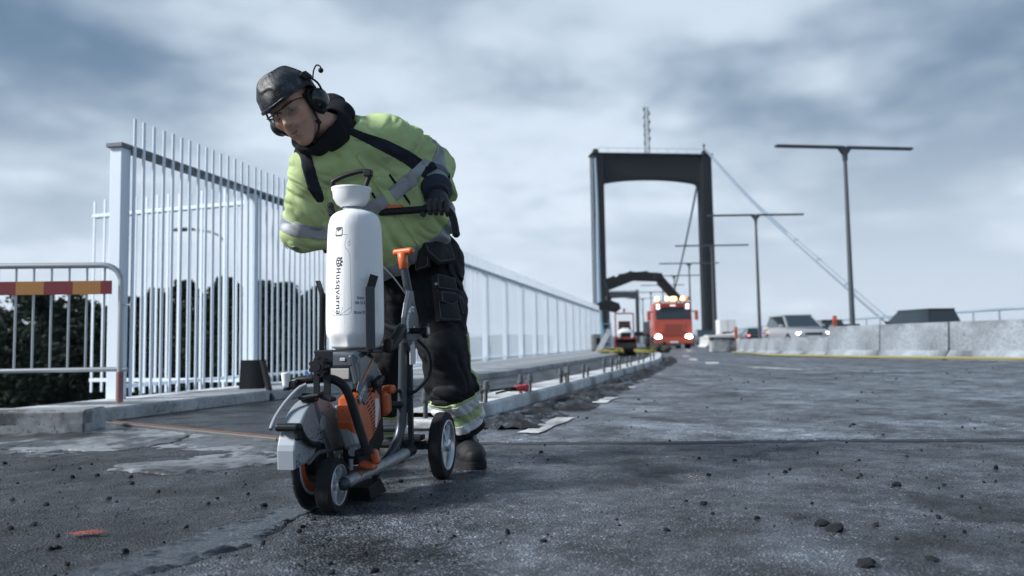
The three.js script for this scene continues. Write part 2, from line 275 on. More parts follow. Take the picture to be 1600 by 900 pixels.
// broken wet concrete in front of the pavement, and the slurry that runs from the cut
{
  const hC = (x, z) => { x += fbm(x * 3, 1, z * 3, 3) * 0.12; const e = jointZ(x) - z; const front = -1.16 + fbm(x * 1.9, 3, 1, 4) * 0.7 + fbm(x * 9, 3, z * 9, 3) * 0.3; // distance (negative = towards the camera) where the slab has broken off
    const inside = sstep(front - 0.07, front + 0.03, e) * sstep(-0.82, -0.95, x + fbm(z * 3, 1, 4, 3) * 0.2) * sstep(0.0, -0.03, e); const crack = Math.abs(fbm(x * 1.3 + 5, 2, z * 1.3, 3)) < 0.012 ? -0.03 : 0;
    return -0.03 + inside * (0.036 + crack + fbm(x * 1.6, 7, z * 1.6, 4) * 0.018 + fbm(x * 16, 2, z * 16, 3) * 0.010); };
  const cC = (x, z) => { const n = fbm(x * 2.2, 4, z * 3.4, 5), m = fbm(x * 9, 3, z * 9, 4); let t = 0.9 + n * 0.7; if (n + m * 0.6 < -0.06) t *= 0.36; return [t, t, t * 1.01]; };
  struct('broken_concrete', field(-3.0, -0.75, -5.6, -2.8, 0.014, hC, cC), std([0.36, 0.38, 0.40], 0.36, { map: concMap2, bumpMap: concBump, bumpScale: 0.006, vertexColors: true }));
}
{
  const hS = (x, z) => { // streak from the blade towards the lower left corner
    const t = clamp((-2.40 - z) / -1.6), cx = -0.68 - t * 0.72, w = 0.075 + t * 0.34, d = Math.abs(x - cx) / w + fbm(x * 5, 1, z * 5, 4) * 0.8, body = 1 - sstep(0.55, 1.05, d);
    const ridge = Math.max(0, fbm(x * 9 + z * 3, 5, z * 9, 4)) * 0.02 + Math.max(0, fbm(x * 26, 8, z * 26, 3)) * 0.013; return roadH(x, z) - 0.008 + body * (0.012 + ridge * (0.3 + 0.7 * sstep(0.15, 0.6, d))) * (z < -2.5 ? 1 - sstep(-2.5, -2.62, z) : 1); };
  const g = field(-1.9, -0.35, -2.66, -0.9, 0.007, hS); struct('slurry', g, phys([0.014, 0.018, 0.024], 0.15, { bumpMap: asphaltBump, bumpScale: 0.0014 }));
}
// loose crumbs of asphalt, past counting
{
  const r = rng(91), L = []; const lump = (sd) => { const g = new THREE.IcosahedronGeometry(1, 1), p = g.attributes.position; for (let i = 0; i < p.count; i++) { const x = p.getX(i), y = p.getY(i), z = p.getZ(i), k = 1 + fbm(x * 1.4 + sd, y * 1.4, z * 1.4, 3) * 0.8; p.setXYZ(i, x * k, y * k * 0.7, z * k); } g.computeVertexNormals(); return g; };
  M.crumb = std([0.014, 0.017, 0.021], 0.9, { flatShading: true }); const N = 1500, im = new THREE.InstancedMesh(lump(3), M.crumb, N), m4 = new THREE.Matrix4(), q = new THREE.Quaternion(), e = new THREE.Euler(); let k = 0;
  while (k < N) {
    const d = 1.3 + Math.pow(r(), 1.7) * 12, px = (r() * 2 - 1) * 0.72, x = px * d, z = -d, cl = fbm(x * 2.2, 14, z * 2.2, 3);
    const nearSlurry = x < -0.2 && z > -3.4; if (r() > (nearSlurry ? 0.9 : sstep(-0.06, 0.3, cl) * 0.9 + 0.03)) continue; if (x < fenceX(d) + 0.6 && d > 5) continue;
    const strip = d > 4.3 && x < 0.27 * (d - 5.4) - 0.2; if (strip) continue;
    const s = 0.0012 + Math.pow(r(), 9) * 0.0075 + 0.0004 * d; e.set(r() * 6, r() * 6, r() * 6); q.setFromEuler(e); m4.compose(V(x, roadH(x, z) + s * 0.35, z), q, V(s, s, s)); im.setMatrixAt(k++, m4);
  }
  im.name = 'asphalt_crumbs'; tag(im, 'small dark asphalt crumbs scattered over the road surface', 'rubble', null, 'stuff'); im.castShadow = im.receiveShadow = true; scene.add(im);
  const lumps = [[1289, 826, 0.03, 'flat dark lump of asphalt at lower right of the road'], [1336, 878, 0.026, 'dark oval asphalt lump near the bottom right corner'], [1386, 756, 0.02, 'black asphalt lump right of the middle of the foreground'], [1434, 868, 0.016, 'dark asphalt lump nearest to the bottom right corner'], [1270, 818, 0.022, 'dark clod beside the dirt patch on the road']];
  for (const [px, py, s, label] of lumps) { // where they lie on the road, in metres
    const h = 537 - (px - 800) * 0.0157, d = 0.5 * 1250 / (py - h), x = (px - 800) / 1250 * d; const mm = part('asphalt_lump', xf(lump(px), [0, 0, 0], [0, px, 0], [s, s * 0.6, s * 0.8]), M.crumb, null); mm.position.set(x, roadH(x, -d) + s * 0.2, -d); tag(mm, label, 'rubble');
  }
}
// steel expansion joint across road and pavement
{
  const t = thing('expansion_joint', 'steel expansion joint with a black gap running across road and pavement', 'expansion joint');
  const P = [[-2.72, 0], [-1.24, 0], [-0.19, 0], [2.08, 0], [9, 0]].map(([x]) => [x, jointZ(x)]);
  const off = (d) => P.map(([x, z]) => [x - d * 0.3, z + d]);
  for (let i = 0; i < P.length - 1; i++) {
    const left = i < 2, o1 = left ? 0.03 : 0.011, s = (o) => { const a = off(o); return [[a[i][0], 0.008, a[i][1]], [a[i + 1][0], 0.008, a[i + 1][1]]]; };
    const [a, b] = s(-o1), [c, d] = s(o1), [e, f] = s(0); e[1] = f[1] = -0.004; if (!left) { a[1] = b[1] = c[1] = d[1] = -0.010; e[1] = f[1] = -0.012; }
    part('steel_rail', along(rbox(left ? 0.02 : 0.010, v3(a).distanceTo(v3(b)), 0.03, 0.004), a, b, [0, 1, 0]), left ? M.rust : M.jointSteel, t);
    part('steel_rail', along(rbox(left ? 0.022 : 0.009, v3(c).distanceTo(v3(d)), 0.03, 0.004), c, d, [0, 1, 0]), M.wornSteel, t);
    part('rubber_seal', along(rbox(left ? 0.036 : 0.012, v3(e).distanceTo(v3(f)), 0.02, 0.002), e, f, [0, 1, 0]), M.rubber, t);
  }
  const k = struct('kerb_block', xf(uvBox(rbox(1.6, 0.17, 0.3, 0.02)), [-3.42, 0.055, -5.0], [0, 0.08, 0]), M.concGrey); k.userData.kind = 'structure';
}
// land, river and far shore
struct('water', flatUV(shapeFlat([[-5000, 200], [6000, 200], [6000, -6000], [-5000, -6000]], -42)), std([0.12, 0.16, 0.19], 0.25));
{
  const hl = (x, z) => { const d = -z, edge = -0.145 * d - 1.2, t = sstep(edge + 6, edge - 3, x); return mix(-40, -1.3, t) + fbm(x * 0.2, 3, z * 0.2, 3) * 0.7; };
  struct('embankment', field(-90, 6, -110, -5.9, 1.5, hl, null, (x, z) => x < fenceX(-z) - 0.5), std([0.05, 0.062, 0.04], 0.95));
  const hh = (x, z) => { const r = Math.hypot(x, z); return -46 + 70 * sstep(1600, 2600, r) * (0.75 + fbm(x * 0.0012, 2, z * 0.0012, 4) * 1.1) + fbm(x * 0.02, 5, z * 0.02, 3) * 10; };
  struct('hills', field(-3600, 4600, -3800, -900, 60, hh, null, (x, z) => Math.hypot(x, z) > 1500), std([0.045, 0.065, 0.06], 0.95));
}
// ---------------------------------------------------------------- white picket fence along the pavement
M.fence = std([0.70, 0.785, 0.87], 0.42, { bumpMap: concBump, bumpScale: 0.0004 });
M.rail = std([0.10, 0.125, 0.16], 0.5);
{
  const f = thing('picket_fence', 'tall pale picket fence running along the pavement edge into the distance', 'fence', [-3.19, KERB_H, -6.46]);
  const dir = V(0.216, 0, -1).normalize(), at = (s, y, n = 0) => [dir.x * s - dir.z * n * -1 * -1, y, dir.z * s + dir.x * n * -1 * -1];
  const P = (s, y, n = 0) => { const a = dir.clone().multiplyScalar(s), b = V(-dir.z, 0, dir.x).multiplyScalar(n); return [a.x + b.x, y, a.z + b.z]; }; // n > 0 towards the road
  const turn = Math.atan2(dir.x, dir.z), LEN = 36.4, step = 2.022;
  const postG = xf(rbox(0.115, 2.03, 0.115, 0.008), [0, 1.015, 0]);
  for (let i = 0; i <= 18; i++) { const m = part('post', postG, M.fence, f); m.position.set(...P(i * step, 0)); m.rotation.y = turn; if (i === 0) m.scale.set(0.95, 1.005, 0.95); }
  for (let i = 0; i < 18; i++) { const e0 = i ? 0 : -0.08;
    part('top_rail', beam(P(i * step + e0, 2.055, 0.0), P((i + 1) * step, 2.055, 0.0), 0.15, 0.035, [0, 1, 0]), M.rail, f); part('bottom_rail', beam(P(i * step + 0.06, 0.10, 0), P((i + 1) * step - 0.06, 0.10, 0), 0.04, 0.03, [0, 1, 0]), M.fence, f); }
  const pk = xf(rbox(0.014, 2.28, 0.03, 0.003, 1), [0, 1.16, 0]), n = Math.floor(LEN / 0.126);
  for (let i = 0; i < n; i++) { const m = part('picket', pk, M.fence, f); m.position.set(...P(0.06 + i * 0.126, 0, 0.082)); m.rotation.y = turn; m.rotation.z = (R() - 0.5) * 0.006; m.position.y += (R() - 0.5) * 0.012; }
}
{ // return fence behind, shorter, leaving the post at right angles
  const f = thing('return_fence', 'lower pale picket fence branching off to the left behind the tall fence', 'fence', [-2.82, 0, -8.5]);
  const A = V(0, 0, 0), B = V(-2.02, 0, -0.72), L = A.distanceTo(B), d = B.clone().normalize(), turn = Math.atan2(-d.z, d.x);
  part('top_rail', beam([0, 2.05, 0], [B.x, 2.05, B.z], 0.08, 0.04, [0, 1, 0]), M.fence, f); part('bottom_rail', beam([0, 0.16, 0], [B.x, 0.16, B.z], 0.07, 0.04, [0, 1, 0]), M.fence, f);
  const pk = xf(rbox(0.03, 2.2, 0.014, 0.003, 1), [0, 1.12, 0]);
  for (let i = 0; i < 14; i++) { const m = part('picket', pk, M.fence, f), s = L - 0.02 - i * 0.153; m.position.set(d.x * s, 0, d.z * s + 0.03); m.rotation.y = turn; m.position.y = (R() - 0.5) * 0.02; }
}
// crowd barrier with red and yellow board at the left
{
  const f = thing('crowd_barrier', 'galvanised crowd barrier with red and yellow striped board at the left', 'barrier', [-2.86, 0, -5.84], 0.06);
  const top = 1.12, X = -2.1, c = []; for (let i = 0; i <= 6; i++) { const a = i / 6 * Math.PI / 2; c.push([-0.13 + 0.13 * Math.sin(a), top - 0.13 + 0.13 * Math.cos(a), 0]); }
  part('frame', [tube([[X, top, 0], [-1.0, top, 0], [-0.3, top, 0], ...c, [0, 0.6, 0], [0, 0.12, 0]], 0.021, 90, 12), rod([X, 0.36, 0], [0.05, 0.36, 0], 0.017)], M.galv, f);
  part('frame', rod([X, 0.12, 0], [X, top, 0], 0.021), M.galv, f);
  part('foot', rod([0, 0.12, 0], [0.0, 0.34, 0], 0.025), std([0.25, 0.13, 0.125], 0.7), f); part('hinge', [rod([0.0, 0.83, 0], [0.075, 0.825, 0.01], 0.008), rod([0.075, 0.80, 0.01], [0.075, 0.85, 0.01], 0.008)], M.galv, f);
  for (let i = 0; i < 16; i++) part('bar', rod([-0.12 - i * 0.125, 0.36, 0], [-0.12 - i * 0.125, top, 0], 0.008), M.galv, f);
  const cols = [[0.17, 0.018, 0.024], [0.36, 0.17, 0.045]]; let x = -0.055; const w = [0.075, 0.20, 0.2, 0.2, 0.2, 0.2, 0.2, 0.2, 0.2, 0.2, 0.14];
  w.forEach((q, i) => { part('board_stripe', xf(rbox(q - 0.001, 0.098, 0.012, 0.002), [x - q / 2, 0.955, 0.03]), std(cols[i % 2], 0.5), f); x -= q; });
}
// black rubber sheet folded over the kerb
{
  const P = [], I = [], n = 26, m = 20; const t = thing('rubber_sheet', 'folded black rubber sheet hanging against the fence post on the kerb', 'rubber sheet', [-2.48, KERB_H, -7.62], 0.12);
  const sheet = (fn, name) => { const p = [], id = []; for (let j = 0; j <= m; j++) for (let i = 0; i <= n; i++) p.push(...fn(i / n, j / m)); for (let j = 0; j < m; j++) for (let i = 0; i < n; i++) { const a = j * (n + 1) + i; id.push(a, a + 1, a + n + 1, a + 1, a + n + 2, a + n + 1); } const g = new THREE.BufferGeometry(); g.setAttribute('position', new THREE.Float32BufferAttribute(p, 3)); g.setIndex(id); g.computeVertexNormals(); return part(name, g, std([0.016, 0.018, 0.021], 0.62), t); };
  sheet((u, v) => [-0.10 + u * 0.24 - v * 0.01, 0.28 - v * 0.272, 0.02 + Math.sin(u * 3) * 0.02 + v * 0.02], 'sheet');
  sheet((u, v) => { const q = v * 1.25; return [0.075 + u * 0.065 + q * 0.085 + Math.sin(u * Math.PI) * 0.01, 0.28 - q * 0.30 - u * 0.02, 0.045 + Math.sin(u * 3.1) * 0.06 + q * 0.09]; }, 'fold');
}
// ---------------------------------------------------------------- trees beyond the fence
{
  const r = rng(4242), bark = std([0.05, 0.042, 0.035], 0.95), leafM = [phys([0.018, 0.028, 0.022], 0.9, { specularIntensity: 0.3 }), phys([0.022, 0.034, 0.024], 0.9, { specularIntensity: 0.3 }), phys([0.012, 0.02, 0.018], 0.9, { specularIntensity: 0.3 })];
  const crown = (seed, h, w) => {
    const q = rng(seed), P = [], N = [], n = 5200, v = V(0, 0, 0);
    for (let k = 0; k < n;) {
      const y = q(), a = q() * 6.283, rr = Math.sqrt(q()), prof = Math.sin(Math.PI * Math.pow(y, 0.75)) * 0.85 + 0.15, lump = 1 + fbm(Math.cos(a) * 1.6 + seed, y * 4, Math.sin(a) * 1.6, 3) * 1.3, x = Math.cos(a) * rr * prof * w * lump, z = Math.sin(a) * rr * prof * w * lump;
      if (fbm(x * 1.5 + seed, y * h * 1.5, z * 1.5, 3) < -0.1) continue; k++;
      const Y = h * (0.06 + 0.94 * y) , s = 0.05 + q() * 0.06, th = q() * 6.28, ph = q() * 2 - 1, ax = V(Math.cos(th) * Math.sqrt(1 - ph * ph), ph, Math.sin(th) * Math.sqrt(1 - ph * ph)), b = v.set(q() - 0.5, q() - 0.5, q() - 0.5).clone().cross(ax).normalize(), c = ax.clone().cross(b), o = V(x, Y, z);
      const A = o.clone().addScaledVector(b, s), B = o.clone().addScaledVector(c, s * 0.5), C = o.clone().addScaledVector(b, -s), D = o.clone().addScaledVector(c, -s * 0.5).addScaledVector(ax, s * 0.2);
      for (const pt of [A, B, C, A, C, D]) P.push(pt.x, pt.y, pt.z);
    }
    const g = new THREE.BufferGeometry(); g.setAttribute('position', new THREE.Float32BufferAttribute(P, 3)); g.computeVertexNormals(); return g;
  };
  const kinds = [[3.9, 1.5], [4.3, 1.3], [3.4, 1.9]].map(([h, w], i) => crown(11 + i * 7, h, w));
  const lab = ['dark bushy tree behind the crowd barrier at the far left', 'dark tree just right of the broad first fence post', 'tree with a ragged top behind the middle of the first fence bay', 'dark tree below the curved street lamp', 'dense tree left of the second fence post', 'low dark tree right of the second fence post', 'dark tree behind the fence at the left side of the saw', 'dark tree behind the fence left of the water tank', 'broad low tree farthest left', 'dark tree at the left edge behind the barrier rails', 'round tree between the barrier and the broad post', 'tall narrow tree behind the white rear fence', 'dark tree directly behind the second fence post', 'tall tree showing between the second post and the sleeve', 'tree showing between the sleeve and the water tank', 'wide dark tree behind the first fence bay'];
  const spots = [[150, 17, 0, 1], [205, 20, 1, 1], [262, 18, 2, 1.05], [318, 23, 0, 1.18], [352, 26, 1, 1.3], [420, 21, 2, 0.95], [470, 22, 0, 1.0], [515, 25, 1, 0.95], [-20, 17, 2, 1.1], [60, 19, 1, 1.05], [112, 21, 0, 1.15], [290, 27, 1, 1.35], [388, 24, 0, 1.12], [445, 27, 1, 1.28], [492, 29, 0, 1.35], [235, 24, 2, 1.3]];
  for (const [px, d, k, s] of [[120, 36, 0, 1.5], [180, 40, 2, 1.75], [240, 37, 1, 1.5], [300, 42, 2, 1.8], [360, 38, 0, 1.6], [410, 43, 1, 1.7], [455, 37, 2, 1.7], [500, 42, 0, 1.75], [40, 38, 1, 1.6], [-30, 40, 0, 1.6]]) { spots.push([px, d, k, s]); lab.push('dark tree in the blurred far row behind the fence'); }
  spots.forEach(([px, d, k, s], i) => { const t = thing('tree', lab[i], 'tree', [(px - 800) / 1250 * d, -1.35, -d], r() * 6, i < 16 ? 'trees behind the fence' : 'trees of the far row behind the fence'); t.scale.setScalar(s * (0.70 + 0.07 * r())); t.scale.x *= 1.25; t.scale.z *= 1.25;
    part('trunk', [rod([0, -0.5, 0], [0.05, 1.9, 0], 0.12, 0.05, 8), rod([0.02, 0.9, 0], [0.6, 2.2, 0.2], 0.05, 0.02, 6), rod([0.02, 1.1, 0], [-0.5, 2.4, -0.3], 0.05, 0.02, 6)], bark, t); part('crown', kinds[k], leafM[(i + k) % 3], t); });
}
// ---------------------------------------------------------------- lamps
M.lampDark = std([0.05, 0.062, 0.075], 0.5);
{
  const t = thing('street_lamp', 'slim street lamp with a curved arm seen through the fence pickets', 'street lamp', [-14.35, -1.4, -40]);
  part('pole', rod([0, 0, 0], [0, 6.6, 0], 0.09, 0.06), M.galv, t); part('arm', tube([[0, 6.6, 0], [-0.05, 7.05, 0], [-0.3, 7.5, 0], [-0.9, 7.78, 0], [-1.7, 7.88, 0]], 0.05, 40, 8), M.galv, t);
  part('lamp_head', xf(new THREE.SphereGeometry(1, 20, 12), [-2.2, 7.9, 0], [0, 0, 0.03], [0.62, 0.10, 0.2]), M.lampDark, t);
}
const tLampG = {
  pole: rod([0, 0, 0], [0, 9.55, 0], 0.135, 0.085, 14), head: xf(extr([[-0.36, 0.28], [0.36, 0.28], [0.1, -0.05], [0.085, -0.35], [-0.085, -0.35], [-0.1, -0.05]], 0.2, 0.02), [0, 9.6, 0]),
  arm: rbox(3.6, 0.13, 0.26, 0.03), base: lathe([[0, 0], [0.26, 0], [0.26, 0.05], [0.15, 0.12], [0.14, 0.5], [0, 0.5]], 16),
};
const tl = [[16.55, 39, 'nearest T-shaped road lamp with two long arms, at the right'], [18.5, 60, 'second T-shaped road lamp, right of the bridge tower'], [19.9, 79, 'third T-shaped road lamp whose arms cross the right tower leg'], [21.6, 97, 'fourth T-shaped road lamp, between truck and right tower leg'], [23.4, 115, 'fifth T-shaped road lamp above the truck cab'], [25.3, 134, 'sixth T-shaped road lamp beside the crane boom'], [26.6, 153, 'seventh small T-shaped lamp left of the truck crane'], [28.6, 175, 'farthest small T-shaped lamp under the crane boom']];
tl.forEach(([x, d, label], i) => { const t = thing('road_lamp', label, 'street lamp', [x, 0, -d], i === 0 ? 0.15 : 0.01, 'T-shaped lamps along the middle of the road'); for (const k of ['pole', 'base']) part(k, tLampG[k], M.lampDark, t); part('lamp_bracket', tLampG.head, M.lampDark, t);
  for (const s of [-1, 1]) { const a = part('lamp_arm', tLampG.arm, M.lampDark, t); a.position.set(s * 1.84, 9.92, 0); } });
// ---------------------------------------------------------------- bridge towers and cables
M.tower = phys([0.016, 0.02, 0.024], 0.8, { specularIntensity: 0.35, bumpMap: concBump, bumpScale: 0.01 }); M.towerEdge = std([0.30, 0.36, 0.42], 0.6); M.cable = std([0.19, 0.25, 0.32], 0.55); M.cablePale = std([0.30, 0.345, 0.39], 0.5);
function tower(name, label, pos, yaw, s, mast) {
  const t = thing(name, label, 'bridge tower', pos, yaw), W = 10.55 * s, H = 36 * s, yb = -46;
  const legG = (x) => { const P = [[-1.0 * s, yb], [1.1 * s, yb], [1.0 * s, H - 0.2 * s], [-1.0 * s, H - 0.2 * s]]; return xf(extr(P, 3.0 * s, 0.12 * s), [x, 0, 0]); };
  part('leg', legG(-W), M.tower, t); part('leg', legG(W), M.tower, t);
  const b = [[-W + 1.02 * s, H - 5.9 * s], ...Array.from({ length: 25 }, (_, i) => { const u = i / 24 * 2 - 1; return [u * (W - 1.02 * s), H - 5.5 * s + (1 - Math.pow(Math.abs(u), 2.2)) * 0.85 * s - (Math.abs(u) > 0.99 ? 0.4 * s : 0)]; }), [W - 1.02 * s, H - 0.5 * s], [-W + 1.02 * s, H - 0.5 * s]];
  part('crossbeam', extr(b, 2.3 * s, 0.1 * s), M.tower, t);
  part('cap_plate', xf(rbox(2 * W + 2.6 * s, 0.22 * s, 3.3 * s, 0.03), [0, H - 0.02 * s, 0]), M.tower, t);
  for (const q of [-1, 1]) { part('cable_saddle', xf(extr([[-1.2 * s, 0], [1.2 * s, 0], [0.5 * s, 0.95 * s], [-0.5 * s, 0.95 * s]], 0.9 * s, 0.08), [q * (W + 0.2), H + 0.1 * s, 0], [0, Math.PI / 2, 0]), M.tower, t);
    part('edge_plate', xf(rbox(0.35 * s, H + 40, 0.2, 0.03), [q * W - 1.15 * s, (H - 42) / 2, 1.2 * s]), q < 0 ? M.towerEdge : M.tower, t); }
  if (mast) { const bars = [], h = 9.4, w = 0.42; for (const a of [-1, 1]) for (const c of [-1, 1]) bars.push(rod([a * w, H, c * w], [a * w * 0.7, H + h, c * w * 0.7], 0.06, 0.05, 6)); for (let k = 0; k < 13; k++) { const y = H + k * h / 13, y2 = y + h / 13; for (const c of [-1, 1]) { const sg = k % 2 ? 1 : -1; bars.push(rod([-w * sg * 0.9, y, c * w * 0.9], [w * sg * 0.9, y2, c * w * 0.9], 0.035, 0.035, 5), rod([c * w * 0.9, y, -w * 0.9], [c * w * 0.9, y, w * 0.9], 0.035, 0.035, 5)); } }
    const m = part('lattice_mast', xf(geo(bars), [-0.6, 0, 0]), M.lampDark, t); for (let k = 0; k < 9; k++) { const sd = k % 2 ? 1 : -1; part('antenna', xf(rbox(0.22, 0.7, 0.14, 0.03), [sd * 0.55, H + 2.4 + k * 0.82, 0.2]), M.lampDark, m).position.x = -0.6; }
    part('roof_railing', [rod([-W, H + 1.0, 1.5], [W, H + 1.0, 1.5], 0.03, 0.03, 5), ...Array.from({ length: 12 }, (_, i) => rod([-W + i * 2 * W / 11, H, 1.5], [-W + i * 2 * W / 11, H + 1.0, 1.5], 0.025, 0.025, 5))], M.lampDark, t); part('beacon', [rod([W + 0.1, H + 0.9, 0], [W + 0.1, H + 2.0, 0], 0.12), xf(new THREE.SphereGeometry(0.28, 12, 8), [W + 0.1, H + 2.1, 0])], M.lampDark, t); }
  return t;
}
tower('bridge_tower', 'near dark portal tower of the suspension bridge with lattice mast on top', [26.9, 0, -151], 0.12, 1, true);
tower('bridge_tower', 'far bridge tower, small and pale beneath the crane boom', [78.6, 0, -570], 0.1, 1.02, false);
{
  const cab = (pts, r, n, label, mat = M.cable) => { const c = part(n, tube(pts, r, 80, 8), mat, scene); tag(c, label, 'bridge cable'); return c; };
  cab([[37.3, 36.4, -149.6], [31.6, 18.8, -104], [26.9, 4.6, -64], [25.9, 1.5, -55]], 0.2, 'bridge_cable', 'suspension cable slanting down right from the near tower to the road side');
  cab([[16.4, 36.4, -152], [12.1, 20.5, -111], [7.2, 3.6, -66], [6.6, 0.2, -57]], 0.2, 'bridge_cable', 'suspension cable running down beside the left leg of the near tower');
  const sag = (x0, z0, x1, z1) => Array.from({ length: 25 }, (_, i) => { const t = i / 24, u = 2 * t - 1; return [mix(x0, x1, t), 3.0 + 33.5 * u * u, mix(z0, z1, t)]; });
  cab(sag(37.0, -151, 90, -569), 0.24, 'bridge_cable', 'right suspension cable of the main span hanging beyond the near tower');
  cab(sag(16.6, -153, 67, -571), 0.24, 'bridge_cable', 'left suspension cable of the main span hanging behind the left tower leg');
  const s = thing('cable_strut', 'pale lower sleeve of the right suspension cable beside the nearest lamp', 'cable sleeve'); part('sleeve', rod([29.2, 11.6, -83.8], [25.4, 0.2, -51], 0.17, 0.17, 16), M.cablePale, s); for (const k of [0.1, 0.35, 0.6, 0.85]) part('clamp', rod([mix(29.2, 25.4, k), mix(11.6, 0.2, k), mix(-83.8, -51, k)], [mix(29.2, 25.4, k + 0.008), mix(11.6, 0.2, k + 0.008), mix(-83.8, -51, k + 0.008)], 0.22, 0.22, 16), M.cable, s);
}
// ---------------------------------------------------------------- railing at the far side of the road
{
  const P = smoothPath([[27.5, -28], [25.6, -40], [24.7, -50], [25.2, -76], [30, -110], [37, -148]], 2.0), t = thing('bridge_railing', 'blue grey railing along the far right side of the bridge', 'railing'), m = std([0.26, 0.34, 0.43], 0.5);
  for (const y of [1.88, 1.3, 0.72]) part('rail', tube(P.map(([x, z]) => [x, y, z]), y > 1.8 ? 0.07 : 0.035, 140, 6), m, t); const g = rod([0, 0, 0], [0, 1.85, 0], 0.05, 0.05, 6); for (const [x, z] of P) part('post', g, m, t).position.set(x, 0, z);
  part('panel', ribbon(P, P.map(([x, z]) => [x + 0.05, z]), [[0, 0.1], [0, 0.7], [1, 0.7], [1, 0.1]]), std([0.3, 0.36, 0.42], 0.6), t);
}
// ---------------------------------------------------------------- concrete barrier segments
M.concBar = std([0.33, 0.37, 0.415], 0.75, { map: concTex(512, 0.04, 2.7), bumpMap: concBump, bumpScale: 0.002 }); M.concBar.map.repeat.set(1 / 2.3, 1 / 2.3);
{
  const S = [[14.2, -8.6], [11.9, -11.6], [10.6, -14.6], [9.48, -17.7], [8.95, -19.85], [8.52, -22.0], [8.65, -27.6], [9.4, -33.6]], labels = ['nearest concrete barrier segment beyond the right edge', 'second concrete barrier segment at the far right', 'concrete barrier segment in front of the dark estate car', 'long concrete barrier segment at the right edge of the view', 'concrete barrier segment below the nearest lamp pole', 'concrete barrier segment below the silver car', 'concrete barrier segment at the end of the near row'];
  const prof = [[-0.3, 0], [0.3, 0], [0.3, 0.06], [0.16, 0.2], [0.12, 0.83], [-0.12, 0.83], [-0.16, 0.2], [-0.3, 0.06]];
  for (let i = 0; i < S.length - 1; i++) { const [a, b] = [S[i], S[i + 1]], L = Math.hypot(b[0] - a[0], b[1] - a[1]), t = thing('concrete_barrier', labels[i], 'concrete barrier', [(a[0] + b[0]) / 2 + 0.25, 0, (a[1] + b[1]) / 2], Math.atan2(b[0] - a[0], b[1] - a[1]), 'concrete barrier row'); part('barrier_block', uvBox(extr(prof, L - 0.035, 0.012)), M.concBar, t); if (i > 4) t.scale.y = 0.66; }
  const S2 = [[10.2, -36.5], [11.2, -42], [12.4, -48], [14, -56], [16, -68]], l2 = ['pale barrier segment beyond the gap in the row', 'pale barrier segment next to the truck headlight', 'pale barrier segment behind the truck side', 'farthest pale barrier segment behind the truck'];
  for (let i = 0; i < 4; i++) { const [a, b] = [S2[i], S2[i + 1]], L = Math.hypot(b[0] - a[0], b[1] - a[1]), t = thing('concrete_barrier', l2[i], 'concrete barrier', [(a[0] + b[0]) / 2, 0, (a[1] + b[1]) / 2], Math.atan2(b[0] - a[0], b[1] - a[1]), 'pale barrier row'); part('barrier_block', uvBox(extr(prof.map(([x, y]) => [x * 1.1, y]), L - 0.03, 0.012)), M.concPale, t); }
  { const t = thing('concrete_end_block', 'square concrete block closing the end of the barrier row', 'concrete block', [9.15, 0, -35.0]); part('block', uvBox(xf(rbox(1.0, 0.62, 0.8, 0.03), [0, 0.31, 0])), M.concGrey, t); part('cap', xf(rbox(1.6, 0.12, 0.9, 0.02), [0.1, 0.68, 0]), M.concPale, t); }
  for (const [x, z, label] of [[9.25, -33.2, 'small red reflector post standing on the barrier left of the silver car'], [9.9, -24.6, 'red reflector post standing on the barrier right of the silver car']]) { const t = thing('reflector_post', label, 'marker post', [x, z < -30 ? 0.55 : 0.7, z]); part('post', xf(rbox(0.13, 0.5, 0.04, 0.01), [0, 0.25, 0]), std([0.42, 0.09, 0.05], 0.6), t); part('reflector', xf(rbox(0.1, 0.1, 0.01, 0.003), [0, 0.4, 0.026]), std([0.7, 0.12, 0.05], 0.3), t); }
  const hz = tube([[13.5, 0.04, -8], [10.9, 0.04, -13], [9.6, 0.05, -16.6], [8.6, 0.045, -19.6], [8.05, 0.05, -21.8], [7.6, 0.05, -23.6], [7.9, 0.04, -25.5], [8.1, 0.06, -27.6], [8.2, 0.05, -30]], 0.03, 160, 8); tag(part('water_hose', hz, std([0.24, 0.22, 0.07], 0.7), scene), 'yellow hose lying along the foot of the concrete barrier', 'hose');
}
// ---------------------------------------------------------------- vehicles
const glow = (c, k) => std([0.8, 0.8, 0.8], 0.3, { emissive: rgb(...c), emissiveIntensity: k });
M.glass = phys([0.02, 0.03, 0.035], 0.06, { clearcoat: 1, clearcoatRoughness: 0.04 });
M.tyre = std([0.022, 0.023, 0.025], 0.85); M.chrome = std([0.55, 0.57, 0.6], 0.22, { metalness: 0.9 });
M.headOn = glow([1, 0.97, 0.9], 14); M.tailOn = glow([1, 0.06, 0.05], 2.2); M.amber = glow([1, 0.62, 0.12], 3.0); M.lampOff = phys([0.5, 0.52, 0.55], 0.1, { clearcoat: 1 });
